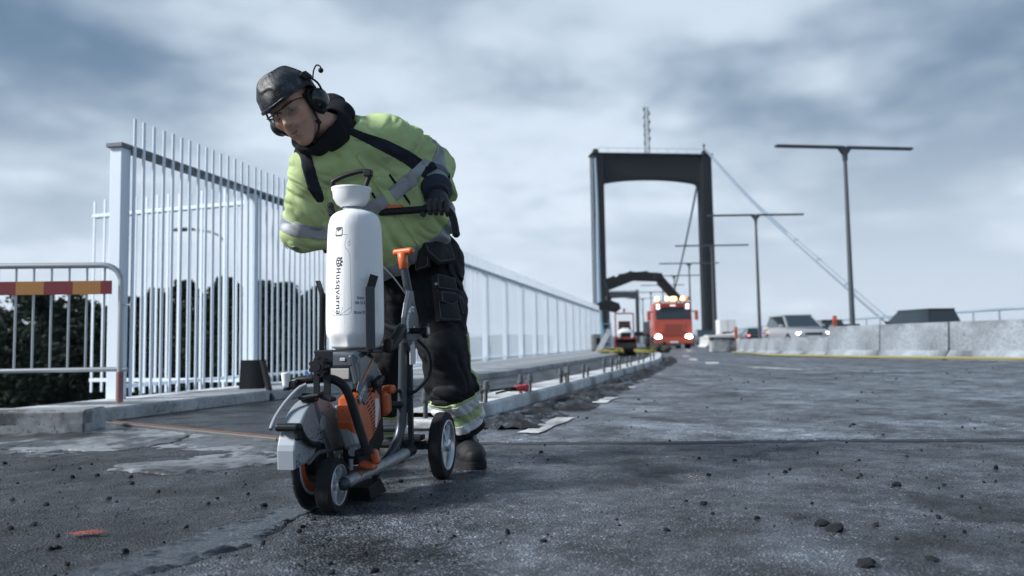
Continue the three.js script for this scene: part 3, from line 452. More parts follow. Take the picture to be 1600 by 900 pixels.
// a shell from cross rings: each ring is a list of [x, y] for one z
function loft(rings) {
  const P = [], I = [], n = rings[0][1].length; for (const [z, pts] of rings) for (const [x, y] of pts) P.push(x, y, z);
  for (let j = 0; j < rings.length - 1; j++) for (let i = 0; i < n; i++) { const a = j * n + i, b = j * n + (i + 1) % n, c = a + n, d = b + n; I.push(a, b, c, b, d, c); }
  const cap = (o, f) => { for (let i = 1; i < n - 1; i++) f ? I.push(o, o + i, o + i + 1) : I.push(o, o + i + 1, o + i); }; cap(0, false); cap((rings.length - 1) * n, true);
  const g = new THREE.BufferGeometry(); g.setAttribute('position', new THREE.Float32BufferAttribute(P, 3)); g.setIndex(I); return toCreasedNormals(g, 0.55);
}
const wheelG = (r, w) => xf(lathe([[r * 0.55, -w / 2], [r * 0.93, -w / 2], [r, -w * 0.36], [r, w * 0.36], [r * 0.93, w / 2], [r * 0.55, w / 2]], 28), [0, 0, 0], [0, 0, Math.PI / 2]);
const rimG = (r, w) => xf(lathe([[0, -w * 0.3], [r * 0.3, -w * 0.34], [r * 0.56, -w * 0.42], [r * 0.56, w * 0.42], [r * 0.3, w * 0.34], [0, w * 0.3]], 20), [0, 0, 0], [0, 0, Math.PI / 2]);
function ring(w, y0, y1, c = 0.12, top = 1) { return [[-w + c * 0.3, y0], [w - c * 0.3, y0], [w, y0 + c], [w, mix(y0, y1, 0.6)], [w * top, y1 - c * 0.6], [w * top - c, y1], [-w * top + c, y1], [-w * top, y1 - c * 0.6], [-w, mix(y0, y1, 0.6)], [-w, y0 + c]]; }
function makeCar(name, label, cat, pos, yaw, o, group) { // front towards +z
  const t = thing(name, label, cat, pos, yaw, group), H = o.h, L = o.l / 2, W = o.w / 2, paint = phys(o.paint, 0.35, { clearcoat: 0.8, clearcoatRoughness: 0.1, metalness: 0.3 }), belt = H * 0.62, k = o.kind;
  const hood = k === 'van' ? belt : belt * 0.93;
  part('body', loft([[-L, ring(W * 0.86, 0.36, belt * 0.86)], [-L + 0.16, ring(W * 0.97, 0.22, belt * 0.98)], [-L + 0.9, ring(W, 0.18, belt)], [L - 1.35, ring(W, 0.18, belt)], [L - 0.5, ring(W * 0.98, 0.18, hood * 0.9)], [L - 0.12, ring(W * 0.92, 0.2, hood * 0.8)], [L, ring(W * 0.8, 0.3, hood * 0.66)]]), paint, t);
  const rr = k === 'saloon' ? 0.75 : 0.2, f0 = L - 1.05, f1 = L - 1.95, r0 = -L + rr * 0.6 + 0.1, r1 = -L + rr + (k === 'saloon' ? 0.55 : 0.25), w0 = W * 0.93, w1 = W * 0.74;
  const cab = (s, y1) => { const y0 = belt - 0.04; return [[w0 * s, y0, f0], [-w0 * s, y0, f0], [-w1 * s, y1, f1], [w1 * s, y1, f1], [w0 * s, y0, r0], [-w0 * s, y0, r0], [-w1 * s, y1, r1], [w1 * s, y1, r1]]; };
  const q = cab(1, H - 0.03), face = (ids, ins, push) => { const c = ids.map((i) => v3(q[i])), m = c.reduce((a, b) => a.clone().add(b)).multiplyScalar(0.25), nn = c[1].clone().sub(c[0]).cross(c[2].clone().sub(c[0])).normalize(); if (nn.dot(m.clone().sub(V(0, belt, 0))) < 0) nn.negate(); const pts = c.map((p) => p.lerp(m, ins).addScaledVector(nn, push)); const g = new THREE.BufferGeometry(); g.setAttribute('position', new THREE.Float32BufferAttribute([0, 1, 2, 0, 2, 3].flatMap((i) => pts[i].toArray()), 3)); g.computeVertexNormals(); return g; };
  const F = [[0, 1, 2, 3], [5, 4, 7, 6], [0, 3, 7, 4], [1, 5, 6, 2]], quad = (i) => face(i, 0, 0);
  part('cabin', [...F.map(quad)], paint, t); part('roof', xf(rbox(w1 * 2 + 0.05, 0.07, f1 - r1 + 0.12, 0.03), [0, H - 0.02, (f1 + r1) / 2]), paint, t);
  for (const f of F) part('window', face(f, 0.1, 0.006), M.glass, t);
  for (const s of [-1, 1]) { part('wing_mirror', xf(rbox(0.2, 0.14, 0.1, 0.04), [s * (W + 0.09), belt + 0.04, f0 - 0.35]), paint, t); for (const z of [L - 0.85, -L + 0.8]) { const w = part('wheel', wheelG(0.32, 0.2), M.tyre, t); w.position.set(s * (W - 0.1), 0.32, z); part('rim', rimG(0.32, 0.205), M.chrome, w); }
    const hl = part('headlight', xf(new THREE.SphereGeometry(0.11, 14, 10), [s * W * 0.72, hood * 0.66, L - 0.1], [0, 0, 0], [1.25, 0.8, 0.7]), o.lit ? M.headOn : M.lampOff, t); hl.name = 'headlight';
    part('tail_light', xf(rbox(0.26, 0.16, 0.06, 0.02), [s * W * 0.74, belt * 0.86, -L + 0.03]), M.tailOn, t); }
  part('bumper', xf(rbox(W * 1.7, 0.2, 0.12, 0.04), [0, 0.34, L - 0.07]), M.black, t); part('grille', xf(rbox(W * 0.9, 0.13, 0.04, 0.02), [0, 0.56, L - 0.02]), M.black, t); part('number_plate', xf(rbox(0.5, 0.11, 0.02, 0.004), [0, 0.42, L + 0.0]), std([0.6, 0.6, 0.6], 0.5), t);
  return t;
}
makeCar('parked_car', 'silver car facing the camera with headlights on behind the barrier', 'car', [13.6, 0.16, -38.5], 0.02, { l: 4.4, w: 1.8, h: 1.5, paint: [0.36, 0.38, 0.41], lit: true, kind: 'hatch' });
makeCar('estate_car', 'large dark estate car at the far right above the barrier', 'car', [21.2, 0.24, -42], Math.PI + 0.12, { l: 4.9, w: 1.9, h: 1.68, paint: [0.03, 0.035, 0.042], kind: 'hatch' });
makeCar('queuing_car', 'dark car with red tail lights just right of the silver car', 'car', [22.6, 0.1, -58], Math.PI - 0.1, { l: 4.4, w: 1.8, h: 1.72, paint: [0.018, 0.02, 0.025], kind: 'hatch' });
makeCar('queuing_car', 'low black car beside the foot of the nearest lamp', 'car', [20.2, 0, -49], Math.PI - 0.1, { l: 4.5, w: 1.8, h: 1.35, paint: [0.015, 0.017, 0.02], kind: 'saloon' });
makeCar('queuing_car', 'small dark car with red lights left of the second lamp', 'car', [25.6, 0.1, -86], Math.PI - 0.1, { l: 4.4, w: 1.8, h: 1.6, paint: [0.03, 0.035, 0.04], kind: 'hatch' });
makeCar('queuing_car', 'distant dark car with red lights right of the second lamp', 'car', [26.0, 0.1, -79], Math.PI - 0.1, { l: 4.4, w: 1.8, h: 1.55, paint: [0.03, 0.03, 0.04], kind: 'hatch' });
makeCar('queuing_car', 'pale distant car with red lights beneath the right tower leg', 'car', [27.6, 0, -104], Math.PI - 0.1, { l: 4.4, w: 1.8, h: 1.6, paint: [0.4, 0.42, 0.45], kind: 'hatch' });
makeCar('oncoming_car', 'dark car with headlights on directly right of the red truck', 'car', [17.0, 0, -71], -0.05, { l: 4.4, w: 1.8, h: 1.45, paint: [0.04, 0.045, 0.05], lit: true, kind: 'saloon' });
{
  const t = thing('box_van', 'pale box van in the distance right of the tower leg', 'van', [29.6, 0, -112], Math.PI - 0.1), w = std([0.62, 0.64, 0.66], 0.55);
  part('box', xf(rbox(2.2, 2.5, 4.2, 0.06), [0, 2.1, -0.8]), w, t); part('door_seam', xf(rbox(0.03, 2.3, 0.02, 0.005), [0, 2.1, -2.91]), M.black, t); part('cab', loft([[1.2, ring(1.0, 0.4, 2.3)], [1.9, ring(1.0, 0.4, 2.2)], [2.5, ring(0.95, 0.4, 1.3)], [2.9, ring(0.85, 0.45, 1.1)]]), w, t); part('chassis', xf(rbox(1.8, 0.4, 6.0, 0.05), [0, 0.62, -0.1]), M.black, t);
  for (const s of [-1, 1]) { for (const z of [1.9, -1.7]) part('wheel', wheelG(0.38, 0.25), M.tyre, t).position.set(s * 0.92, 0.38, z); part('tail_light', xf(rbox(0.12, 0.3, 0.05, 0.01), [s * 0.95, 1.0, -2.92]), M.tailOn, t); }
}
// ---------------------------------------------------------------- red truck with loading crane
{
  const t = thing('crane_truck', 'red truck with lit headlights, amber roof beacons and a raised black crane', 'truck', [10.3, 0, -51.5], -0.06);
  const red = phys([0.36, 0.05, 0.022], 0.4, { clearcoat: 0.5 }), red2 = phys([0.22, 0.03, 0.015], 0.45, { clearcoat: 0.4 }), dark = std([0.012, 0.014, 0.017], 0.5), W = 1.24;
  const cr = (w, y0, y1, top) => ring(w, y0, y1, 0.16, top);
  part('cab', loft([[-2.1, cr(W, 0.75, 3.02, 0.94)], [-0.15, cr(W, 0.75, 3.02, 0.94)], [0.0, cr(W * 0.99, 0.75, 2.7, 0.95)], [0.12, cr(W * 0.98, 0.75, 1.95, 1)], [0.2, cr(W * 0.96, 0.62, 1.86, 1)]]), red, t);
  part('windscreen', along(rbox(2.16, 0.80, 0.03, 0.06), [0, 1.92, 0.17], [0, 2.64, 0.045], [0, 0, 1]), M.glass, t);
  part('sun_visor', xf(rbox(2.3, 0.24, 0.2, 0.05), [0, 2.76, 0.12], [-0.25, 0, 0]), red2, t);
  part('grille_panel', xf(rbox(1.5, 0.62, 0.05, 0.05), [0, 1.36, 0.215]), red, t); part('grille_recess', xf(rbox(1.1, 0.46, 0.03, 0.03), [0, 1.36, 0.243]), red2, t);
  for (let i = 0; i < 4; i++) part('grille_slat', xf(rbox(1.9, 0.055, 0.06, 0.015), [0, 0.96 - i * 0.095, 0.225]), i % 2 ? red2 : red, t);
  part('bumper', xf(rbox(2.46, 0.42, 0.3, 0.07), [0, 0.52, 0.14]), red, t); part('bumper_skirt', xf(rbox(1.2, 0.24, 0.2, 0.03), [-0.1, 0.30, 0.1]), M.wornSteel, t); part('number_plate', xf(rbox(0.52, 0.11, 0.02, 0.004), [0.02, 0.44, 0.3]), std([0.65, 0.65, 0.62], 0.5), t);
  for (const s of [-1, 1]) {
    part('headlight', xf(new THREE.SphereGeometry(0.17, 18, 12), [s * 0.97, 0.78, 0.22], [0, 0, 0], [1.15, 0.85, 0.6]), glow([1, 0.97, 0.9], 22), t);
    part('marker_light', xf(rbox(0.24, 0.3, 0.08, 0.04), [s * 0.93, 2.72, 0.19]), glow([1, 0.78, 0.78], 1.6), t);
    const m = part('mirror', xf(rbox(0.22, 0.62, 0.2, 0.06), [s * 1.52, 2.15, 0.0]), red, t); part('mirror_arm', rod([s * 1.2, 2.4, 0], [s * 1.5, 2.4, 0], 0.03), dark, m);
    for (const z of [-0.9, -5.2]) { const w = part('wheel', wheelG(0.5, 0.34), M.tyre, t); w.position.set(s * 1.05, 0.5, z); part('rim', rimG(0.5, 0.345), M.chrome, w); }
    part('side_step', xf(rbox(0.2, 0.5, 1.2, 0.04), [s * 1.14, 0.55, -1.6]), dark, t); part('air_horn', rod([s * 0.35, 3.0, 0.1], [s * 0.35, 3.02, -0.4], 0.06, 0.02), M.chrome, t);
  }
  part('wiper', [rod([-0.8, 1.94, 0.19], [-0.1, 2.0, 0.185], 0.012), rod([0.2, 1.94, 0.19], [0.9, 2.0, 0.185], 0.012)], dark, t);
  part('lamp_bar', [rod([-1.05, 3.1, 0.05], [1.05, 3.1, 0.05], 0.03), rod([-0.8, 2.95, 0.0], [-0.8, 3.1, 0.05], 0.025), rod([0.8, 2.95, 0], [0.8, 3.1, 0.05], 0.025)], M.chrome, t);
  for (const [x, lit] of [[-0.98, 1], [-0.32, 1], [0.02, 1], [0.16, 1], [0.66, 1], [1.0, 0]]) part('beacon', xf(new THREE.CylinderGeometry(0.12, 0.13, 0.22, 14), [x, 3.24, 0.05]), lit ? M.amber : std([0.6, 0.2, 0.03], 0.4), t);
  for (let i = 0; i < 6; i++) part('spot_lamp', xf(rod([0, 0, 0], [0, 0, 0.12], 0.085, 0.085, 14), [-0.62 + i * 0.25, 3.0, 0.14]), M.lampOff, t);
  part('headboard_lettering', [-0.12, 0, 0.12].map((x) => xf(rbox(0.09, 0.07, 0.01, 0.003), [x, 2.78, 0.235])), glow([1, 0.8, 0.85], 0.9), t);
  part('chassis', xf(rbox(1.0, 0.35, 6.4, 0.04), [0, 0.8, -3.2]), dark, t); part('load_bed', xf(rbox(2.45, 0.9, 4.2, 0.05), [0, 1.45, -4.6]), dark, t);
  // crane
  const C = (x, y) => [x, y, -2.6]; const c1 = C(0.75, 3.3), c2 = C(-0.55, 4.85), c3 = C(-2.4, 4.95), c4 = C(-3.95, 4.35);
  const pc = part('crane_column', [beam([0.75, 1.2, -2.6], c1, 0.45, 0.5), xf(rbox(1.2, 0.5, 0.7, 0.06), [0.6, 1.7, -2.6])], dark, t);
  part('crane_boom', [beam(c1, c2, 0.55, 0.4), rod(C(0.55, 3.2), C(-0.35, 4.25), 0.11), xf(rbox(0.6, 0.55, 0.5, 0.1), c2)], dark, t);
  part('crane_jib', [beam(c2, c3, 0.6, 0.4), beam([-2.2, 5.0, -2.6], c4, 0.68, 0.38), rod(C(-1.2, 5.2), C(-3.2, 5.02), 0.1), beam(C(-3.4, 4.75), C(-4.1, 4.5), 0.55, 0.4)], dark, t);
  part('crane_hose', [tube([C(-0.6, 4.4), C(-0.2, 4.0), C(0.0, 3.9)], 0.05, 20, 6), tube([C(-3.9, 4.3), C(-4.2, 3.9), C(-3.9, 3.5)], 0.04, 20, 6)], dark, t);
  part('rotator', [rod(C(-3.95, 4.4), C(-3.95, 3.55), 0.09), xf(new THREE.CylinderGeometry(0.2, 0.24, 0.3, 14), C(-3.95, 3.5))], dark, t);
  for (const s of [-1, 1]) { const P = s < 0 ? [[0, 0.25], [-0.75, 0.1], [-0.95, -0.25], [-0.5, -0.45], [0, -0.5]] : [[0, 0.25], [0.62, 0.0], [0.72, -0.35], [0.4, -0.62], [0, -0.5]]; part('grab_shell', xf(extr(P, 0.8, 0.03), C(-3.85 + s * 0.015, 3.1)), dark, t); }
}
// ---------------------------------------------------------------- tandem roller on the pavement
{
  const t = thing('road_roller', 'small red and white tandem roller with a red roll bar on the pavement', 'road roller', [4.08, 0.014, -29], -0.1), red = phys([0.28, 0.03, 0.024], 0.4, { clearcoat: 0.4 }), white = std([0.6, 0.62, 0.64], 0.45);
  for (const z of [0, -1.2]) part('drum', xf(new THREE.CylinderGeometry(0.29, 0.29, 0.7, 32), [0, 0.29, z], [0, 0, Math.PI / 2]), std([0.05, 0.045, 0.04], 0.4, { metalness: 0.6 }), t);
  for (const z of [0, -1.2]) part('drum_frame', [xf(rbox(0.76, 0.1, 0.62, 0.02), [0, 0.62, z]), ...[-1, 1].map((s) => xf(rbox(0.04, 0.4, 0.2, 0.01), [s * 0.37, 0.44, z]))], red, t);
  part('engine_hood', loft([[-0.5, ring(0.3, 0.62, 1.0, 0.14, 0.8)], [0.1, ring(0.3, 0.62, 0.98, 0.14, 0.8)], [0.3, ring(0.26, 0.62, 0.86, 0.12, 0.8)]]), white, t); part('grille', xf(rbox(0.36, 0.16, 0.03, 0.03), [0, 0.74, 0.3]), M.black, t);
  for (const s of [-1, 1]) part('headlight', xf(new THREE.SphereGeometry(0.05, 12, 8), [s * 0.22, 0.66, 0.32]), M.lampOff, t);
  part('roll_bar', tube([[-0.33, 0.62, -0.75], [-0.33, 1.2, -0.75], [-0.33, 1.5, -0.75], [-0.3, 1.54, -0.75], [0.3, 1.54, -0.75], [0.33, 1.5, -0.75], [0.33, 1.2, -0.75], [0.33, 0.62, -0.75]], 0.026, 90, 8, false, 0.2), red, t); part('beacon', [rod([0, 1.54, -0.75], [0, 1.62, -0.75], 0.02), xf(new THREE.CylinderGeometry(0.04, 0.045, 0.1, 12), [0, 1.67, -0.75])], M.lampDark, t);
  part('seat', [xf(rbox(0.46, 0.1, 0.4, 0.04), [0, 0.98, -0.6]), xf(rbox(0.44, 0.32, 0.1, 0.04), [0, 1.1, -0.82])], std([0.05, 0.015, 0.015], 0.6), t); part('steering_wheel', [xf(new THREE.TorusGeometry(0.15, 0.015, 8, 24), [0, 1.12, -0.2], [-1.1, 0, 0]), rod([0, 0.9, -0.1], [0, 1.12, -0.2], 0.02)], M.black, t);
}
// ---------------------------------------------------------------- odds and ends near the roller and truck
{
  const y = std([0.26, 0.235, 0.06], 0.7), coil = (cx, cz, sd, label) => { const P = []; for (let i = 0; i < 60; i++) { const a = i * 0.42, r = 0.32 + fbm(i * 0.3, sd, 1, 2) * 0.3; P.push([cx + Math.cos(a) * r, 0.05 + (i % 15) * 0.008 + i * 0.002, cz + Math.sin(a) * r]); } tag(part('hose_coil', tube(P, 0.035, 400, 6), y, scene), label, 'hose'); };
  coil(3.45, -28.4, 3, 'coiled yellow hose left of the roller'); coil(4.75, -28.8, 8, 'coiled yellow hose right of the roller');
  const pl = thing('leaning_plank', 'pale plank leaning against the end of the picket fence', 'plank', [3.9, 0, -32]); part('board', beam([-0.55, 0.05, 0], [0.0, 1.0, -0.1], 0.2, 0.04), std([0.62, 0.64, 0.66], 0.6), pl);
  const bx = thing('generator', 'grey box-shaped generator behind the coiled hose near the fence end', 'generator', [4.0, 0, -36.5]); part('housing', xf(rbox(0.8, 0.75, 1.0, 0.05), [0, 0.5, 0]), std([0.16, 0.17, 0.18], 0.6), bx); part('skid', xf(rbox(0.9, 0.1, 1.1, 0.02), [0, 0.07, 0]), M.black, bx); part('panel', xf(rbox(0.5, 0.3, 0.02, 0.01), [0, 0.55, 0.505]), M.black, bx);
  const ld = thing('step_ladder', 'pale blue step ladder standing at the end of the picket fence', 'ladder', [4.05, 0, -34.5]), lm = std([0.28, 0.42, 0.52], 0.5); for (const s of [-1, 1]) part('rail', beam([s * 0.25, 0, 0], [s * 0.18, 1.45, -0.3], 0.06, 0.03), lm, ld); for (let i = 0; i < 5; i++) part('rung', rod([-0.24, 0.25 + i * 0.26, -0.05 - i * 0.05], [0.24, 0.25 + i * 0.26, -0.05 - i * 0.05], 0.02), lm, ld);
  const h = new THREE.SphereGeometry(1, 40, 24), p = h.attributes.position; for (let i = 0; i < p.count; i++) { const a = p.getX(i), b = p.getY(i), c = p.getZ(i), k = 1 + fbm(a * 2.2, b * 2.2, c * 2.2, 4) * 0.9; p.setXYZ(i, a * 0.75 * k, Math.max(-0.05, b * 0.75 * k), c * 0.7 * k); } h.computeVertexNormals();
  const hp = part('rubble_heap', h, std([0.045, 0.04, 0.034], 0.95, { bumpMap: concBump, bumpScale: 0.03 }), scene); hp.position.set(6.45, 0, -35.5); hp.scale.set(0.62, 0.5, 0.6); tag(hp, 'dark heap of rubble at the end of the pale kerb before the truck', 'rubble heap');
  const dk = thing('equipment_trailer', 'long low dark trailer bed between the roller and the truck', 'trailer', [13.5, 0, -78]); part('bed', xf(rbox(5.6, 0.4, 2.2, 0.04), [0, 1.25, 0]), M.black, dk); for (const x of [-2, 2]) part('wheel', wheelG(0.45, 0.3), M.tyre, dk).position.set(x, 0.45, 0.9);
}
// ---------------------------------------------------------------- anchor bolts along the pale kerb
M.bolt = std([0.17, 0.185, 0.20], 0.42, { metalness: 0.75 }); M.boltRust = std([0.10, 0.105, 0.11], 0.55, { metalness: 0.5 });
{
  const L = boltFront.map(([x, z], i) => [mix(x, boltBack[i][0], 0.5), mix(z, boltBack[i][1], 0.5), boltBack[i][0] - x, boltBack[i][1] - z]);
  const onZ = (z) => { let b = L[0]; for (const p of L) if (Math.abs(p[1] - z) < Math.abs(b[1] - z)) b = p; return b; };
  const rodG = xf(new THREE.CylinderGeometry(0.013, 0.013, 0.13, 12), [0, 0.065, 0]), nutG = new THREE.CylinderGeometry(0.025, 0.025, 0.024, 6), wash = new THREE.CylinderGeometry(0.031, 0.031, 0.006, 16), capG = new THREE.CylinderGeometry(0.02, 0.02, 0.022, 6);
  const first = (() => { const t = thing('anchor_bolt', '', 'bolt', [0, 0.1, 0], 0, 'anchor bolts along the pale kerb'); part('threaded_rod', rodG, M.boltRust, t); part('nut', nutG, M.bolt, t).position.y = 0.1; part('washer', wash, M.bolt, t).position.y = 0.084; part('cap_nut', capG, M.bolt, t).position.y = 0.125; return t; })();
  // bolts as [picture column, picture row of the foot], turned into metres on top of the kerb
  const foot = [[663, 652], [750, 627], [777, 631], [793, 627], [822, 612], [832, 611], [858, 613], [867, 610], [875, 597], [882, 597], [903, 598], [908, 597], [914, 595], [936, 590], [941, 588], [959, 582], [965, 580], [976, 577], [983, 576], [990, 573], [997, 571], [1003, 568], [1009, 566], [1014, 564], [1019, 562]];
  foot.forEach(([px, py], i) => { const h = 537 - (px - 800) * 0.0157, d = 0.4 * 1250 / (py - h), b = i ? first.clone() : first; if (i) { b.name = numbered('anchor_bolt'); scene.add(b); } const x = (px - 800) / 1250 * d, q = onZ(-d); b.position.set(clamp(x, q[0] - 0.13, q[0] + 0.13), 0.1, -d); b.rotation.set((R() - 0.5) * 0.12, R() * 6, (R() - 0.5) * 0.12); const s = i > 14 ? 1.15 : 1; b.scale.set(s, s * (0.85 + R() * 0.4), s);
    const ord = ['first', 'second', 'third', 'fourth', 'fifth', 'sixth', 'seventh', 'eighth', 'ninth', 'tenth', 'eleventh', 'twelfth', 'thirteenth', 'fourteenth', 'fifteenth', 'sixteenth', 'seventeenth', 'eighteenth', 'nineteenth', 'twentieth', 'twenty-first', 'twenty-second', 'twenty-third', 'twenty-fourth', 'farthest'][i];
    b.userData = { label: i < 1 ? 'rusty anchor bolt on the pale kerb between the saw and the trouser leg' : `${ord} anchor bolt along the pale kerb counted from the saw into the distance`, category: 'bolt', group: 'anchor bolts along the pale kerb' }; });
}
{ // red bolt cutter left on the kerb
  const t = thing('bolt_cutter', 'red and black bolt cutter lying on the pale kerb between anchor bolts', 'bolt cutter', [0.02, 0.13, -6.35], 0.5), red = phys([0.5, 0.03, 0.04], 0.4, { clearcoat: 0.4 });
  part('handle', rod([-0.22, 0.01, -0.02], [-0.06, 0.02, 0.01], 0.008), M.black, t); part('handle', rod([-0.20, -0.01, 0.04], [-0.06, 0.012, 0.03], 0.008), M.black, t); part('joint', xf(rbox(0.06, 0.035, 0.05, 0.008), [-0.045, 0.015, 0.015]), M.black, t);
  part('jaw', [xf(rbox(0.10, 0.045, 0.05, 0.014), [0.03, 0.02, 0.01], [0, 0, 0.08]), xf(rbox(0.04, 0.06, 0.055, 0.012), [0.085, 0.018, 0.0])], red, t);
}
// ---------------------------------------------------------------- floor saw: power cutter on a cart with a water tank (x = its left, y up, z = forward)
{
  const t = thing('floor_saw', 'orange and grey power cutter on a wheeled cart with a white water tank', 'saw', [-0.5435, 0, -2.463], -10 * Math.PI / 180);
  const speck = (seed, dens) => tex(512, 512, (u, v) => { const a = pfbm(u, v, 60, 2), b = pfbm(u + seed, v, 4, 3); return a > 0.42 - b * 0.5 + dens ? [0.1, 0.1, 0.11] : 0.93 + pfbm(u, v, 8, 3) * 0.1; }, { srgb: true });
  const orange = phys([0.62, 0.125, 0.032], 0.42, { clearcoat: 0.3, clearcoatRoughness: 0.3, map: speck(1, 0.06) }), orangeClean = phys([0.66, 0.14, 0.035], 0.38, { clearcoat: 0.3 });
  const greyP = phys([0.075, 0.1, 0.125], 0.28, { clearcoat: 0.6, clearcoatRoughness: 0.15 }), greyD = phys([0.055, 0.07, 0.085], 0.35, { clearcoat: 0.4 }), guardM = phys([0.44, 0.475, 0.51], 0.38, { map: speck(3, -0.02), metalness: 0.1, clearcoat: 0.2 }), guardClean = phys([0.33, 0.375, 0.42], 0.4, { metalness: 0.15 });
  const blk = std([0.014, 0.016, 0.019], 0.42), blkMat = std([0.016, 0.018, 0.021], 0.7), tubeM = std([0.05, 0.062, 0.076], 0.36, { metalness: 0.5 }), silver = std([0.40, 0.42, 0.44], 0.5, { metalness: 0.55, map: speck(5, 0.03), bumpMap: concBump, bumpScale: 0.001 }), alu = std([0.62, 0.64, 0.67], 0.32, { metalness: 0.75 }), cast = std([0.22, 0.24, 0.26], 0.5, { metalness: 0.5 });
  for (const m of [orange, guardM, silver]) m.map.repeat.set(1 / 0.22, 1 / 0.22);
  const side = (poly, d, x, bev = 0.006, holes = []) => (() => { const g = extr(poly.map(([f, y]) => [-f, y]), d, bev, holes.map((h) => h.map(([f, y]) => [-f, y]))); g.rotateY(Math.PI / 2); g.translate(x, 0, 0); return g; })(); // outline in (forward, up), thickness along x

  // wheels
  const tyreG = (r, w) => { const g = lathe([[r * 0.74, -w / 2 + 0.004], [r * 0.92, -w / 2], [r * 0.985, -w * 0.40], [r, -w * 0.28], [r, w * 0.28], [r * 0.985, w * 0.40], [r * 0.92, w / 2], [r * 0.74, w / 2 - 0.004]], 56); g.rotateZ(-Math.PI / 2); return g; };
  const wheel = (r, w, pos, n) => {
    const g = part('wheel', tyreG(r, w), std([0.02, 0.021, 0.024], 0.75, { bumpMap: concBump, bumpScale: 0.004 }), t); g.position.set(...pos); g.rotation.x = 0.5;
    const rim = lathe([[r * 0.66, w * 0.1], [r * 0.70, w * 0.46], [r * 0.765, w * 0.5], [r * 0.765, w * 0.3], [r * 0.765, -w * 0.4], [r * 0.66, -w * 0.3], [r * 0.66, w * 0.1]], 48); rim.rotateZ(-Math.PI / 2); part('rim', rim, alu, g);
    const web = new THREE.CylinderGeometry(r * 0.7, r * 0.7, w * 0.1, 40); web.rotateZ(Math.PI / 2); part('web', web, std([0.03, 0.035, 0.04], 0.6), g);
    for (let i = 0; i < n; i++) { const a = i / n * 2 * Math.PI; part('spoke', xf(along(loft([[-0.5, [[-0.2, 0], [0.2, 0], [0.12, 0.16], [-0.12, 0.16]]], [0.5, [[-0.32, 0], [0.32, 0], [0.2, 0.2], [-0.2, 0.2]]]].map(([z, q]) => [z * r * 0.52, q.map(([x, y]) => [x * r * 0.42, y * w * 1.6])])).rotateX(Math.PI / 2).rotateY(Math.PI / 2 * 0), [0, r * 0.18, 0], [0, r * 0.68, 0]).rotateY(Math.PI / 2), [w * 0.06, 0, 0], [a, 0, 0]), alu, g); }
    const hub = lathe([[0, w * 0.62], [r * 0.14, w * 0.6], [r * 0.2, w * 0.5], [r * 0.24, w * 0.1], [r * 0.2, -w * 0.5], [0, -w * 0.5]], 24); hub.rotateZ(-Math.PI / 2); part('hub', hub, alu, g); return g;
  };
  wheel(0.081, 0.052, [-0.012, 0.081, 0], 5); wheel(0.123, 0.05, [0.166, 0.123, -0.626], 5); wheel(0.123, 0.05, [-0.25, 0.123, -0.60], 5);
  // cart frame
  part('frame_tube', [capped([[0.022, 0.084, 0.0], [0.05, 0.098, -0.15], [0.083, 0.115, -0.33], [0.092, 0.122, -0.40]], 0.0185, 30, 16)], silver, t); part('tube_plug', rod([0.09, 0.121, -0.395], [0.10, 0.127, -0.455], 0.0192, 0.0192, 18), blk, t); part('axle_cap', [rod([-0.02, 0.081, 0], [0.04, 0.083, -0.002], 0.013, 0.013, 16), xf(new THREE.SphereGeometry(0.0205, 18, 12), [0.026, 0.084, 0])], tubeM, t);
  part('frame_tube', capped([[0.026, 0.07, -0.27], [0.034, 0.10, -0.345], [0.045, 0.14, -0.425], [0.052, 0.20, -0.468], [0.056, 0.30, -0.482], [0.058, 0.45, -0.488], [0.06, 0.56, -0.492]], 0.0175, 60, 16), tubeM, t); part('frame_tube', capped([[-0.16, 0.07, -0.27], [-0.165, 0.14, -0.42], [-0.17, 0.25, -0.48], [-0.16, 0.56, -0.49]], 0.0165, 40, 12), tubeM, t);
  part('frame_bar', beam([0.082, 0.14, -0.50], [0.078, 0.49, -0.505], 0.014, 0.02, [1, 0, 0]), tubeM, t); part('cross_bar', rod([-0.16, 0.20, -0.47], [0.05, 0.20, -0.47], 0.012), tubeM, t); part('cross_bar', rod([-0.16, 0.5, -0.49], [0.06, 0.5, -0.49], 0.012), tubeM, t);
  part('rear_axle', [rod([-0.25, 0.125, -0.60], [0.15, 0.124, -0.622], 0.012), xf(rbox(0.09, 0.02, 0.05, 0.006), [0.07, 0.16, -0.55]), xf(rbox(0.06, 0.03, 0.03, 0.006), [0.09, 0.13, -0.56]), rod([0.06, 0.15, -0.46], [0.10, 0.13, -0.60], 0.01), xf(new THREE.CylinderGeometry(0.017, 0.017, 0.05, 16), [0.12, 0.124, -0.62], [0, 0, Math.PI / 2])], blkMat, t);
  part('mud_flap', side([[-0.13, 0.05], [-0.25, 0.06], [-0.31, 0.008], [-0.16, 0.004]], 0.12, -0.005, 0.004), blkMat, t);
  // blade
  const C = [-0.04, 0.152], disc = (r0, r1, d, x, n = 72) => { const g = new THREE.ExtrudeGeometry((() => { const s = new THREE.Shape(); s.absarc(0, 0, r1, 0, Math.PI * 2); if (r0) { const h = new THREE.Path(); h.absarc(0, 0, r0, 0, Math.PI * 2, true); s.holes.push(h); } return s; })(), { depth: d, bevelEnabled: false, curveSegments: n }); g.translate(0, 0, -d / 2); g.rotateY(Math.PI / 2); g.translate(x, C[1], C[0]); return g; };
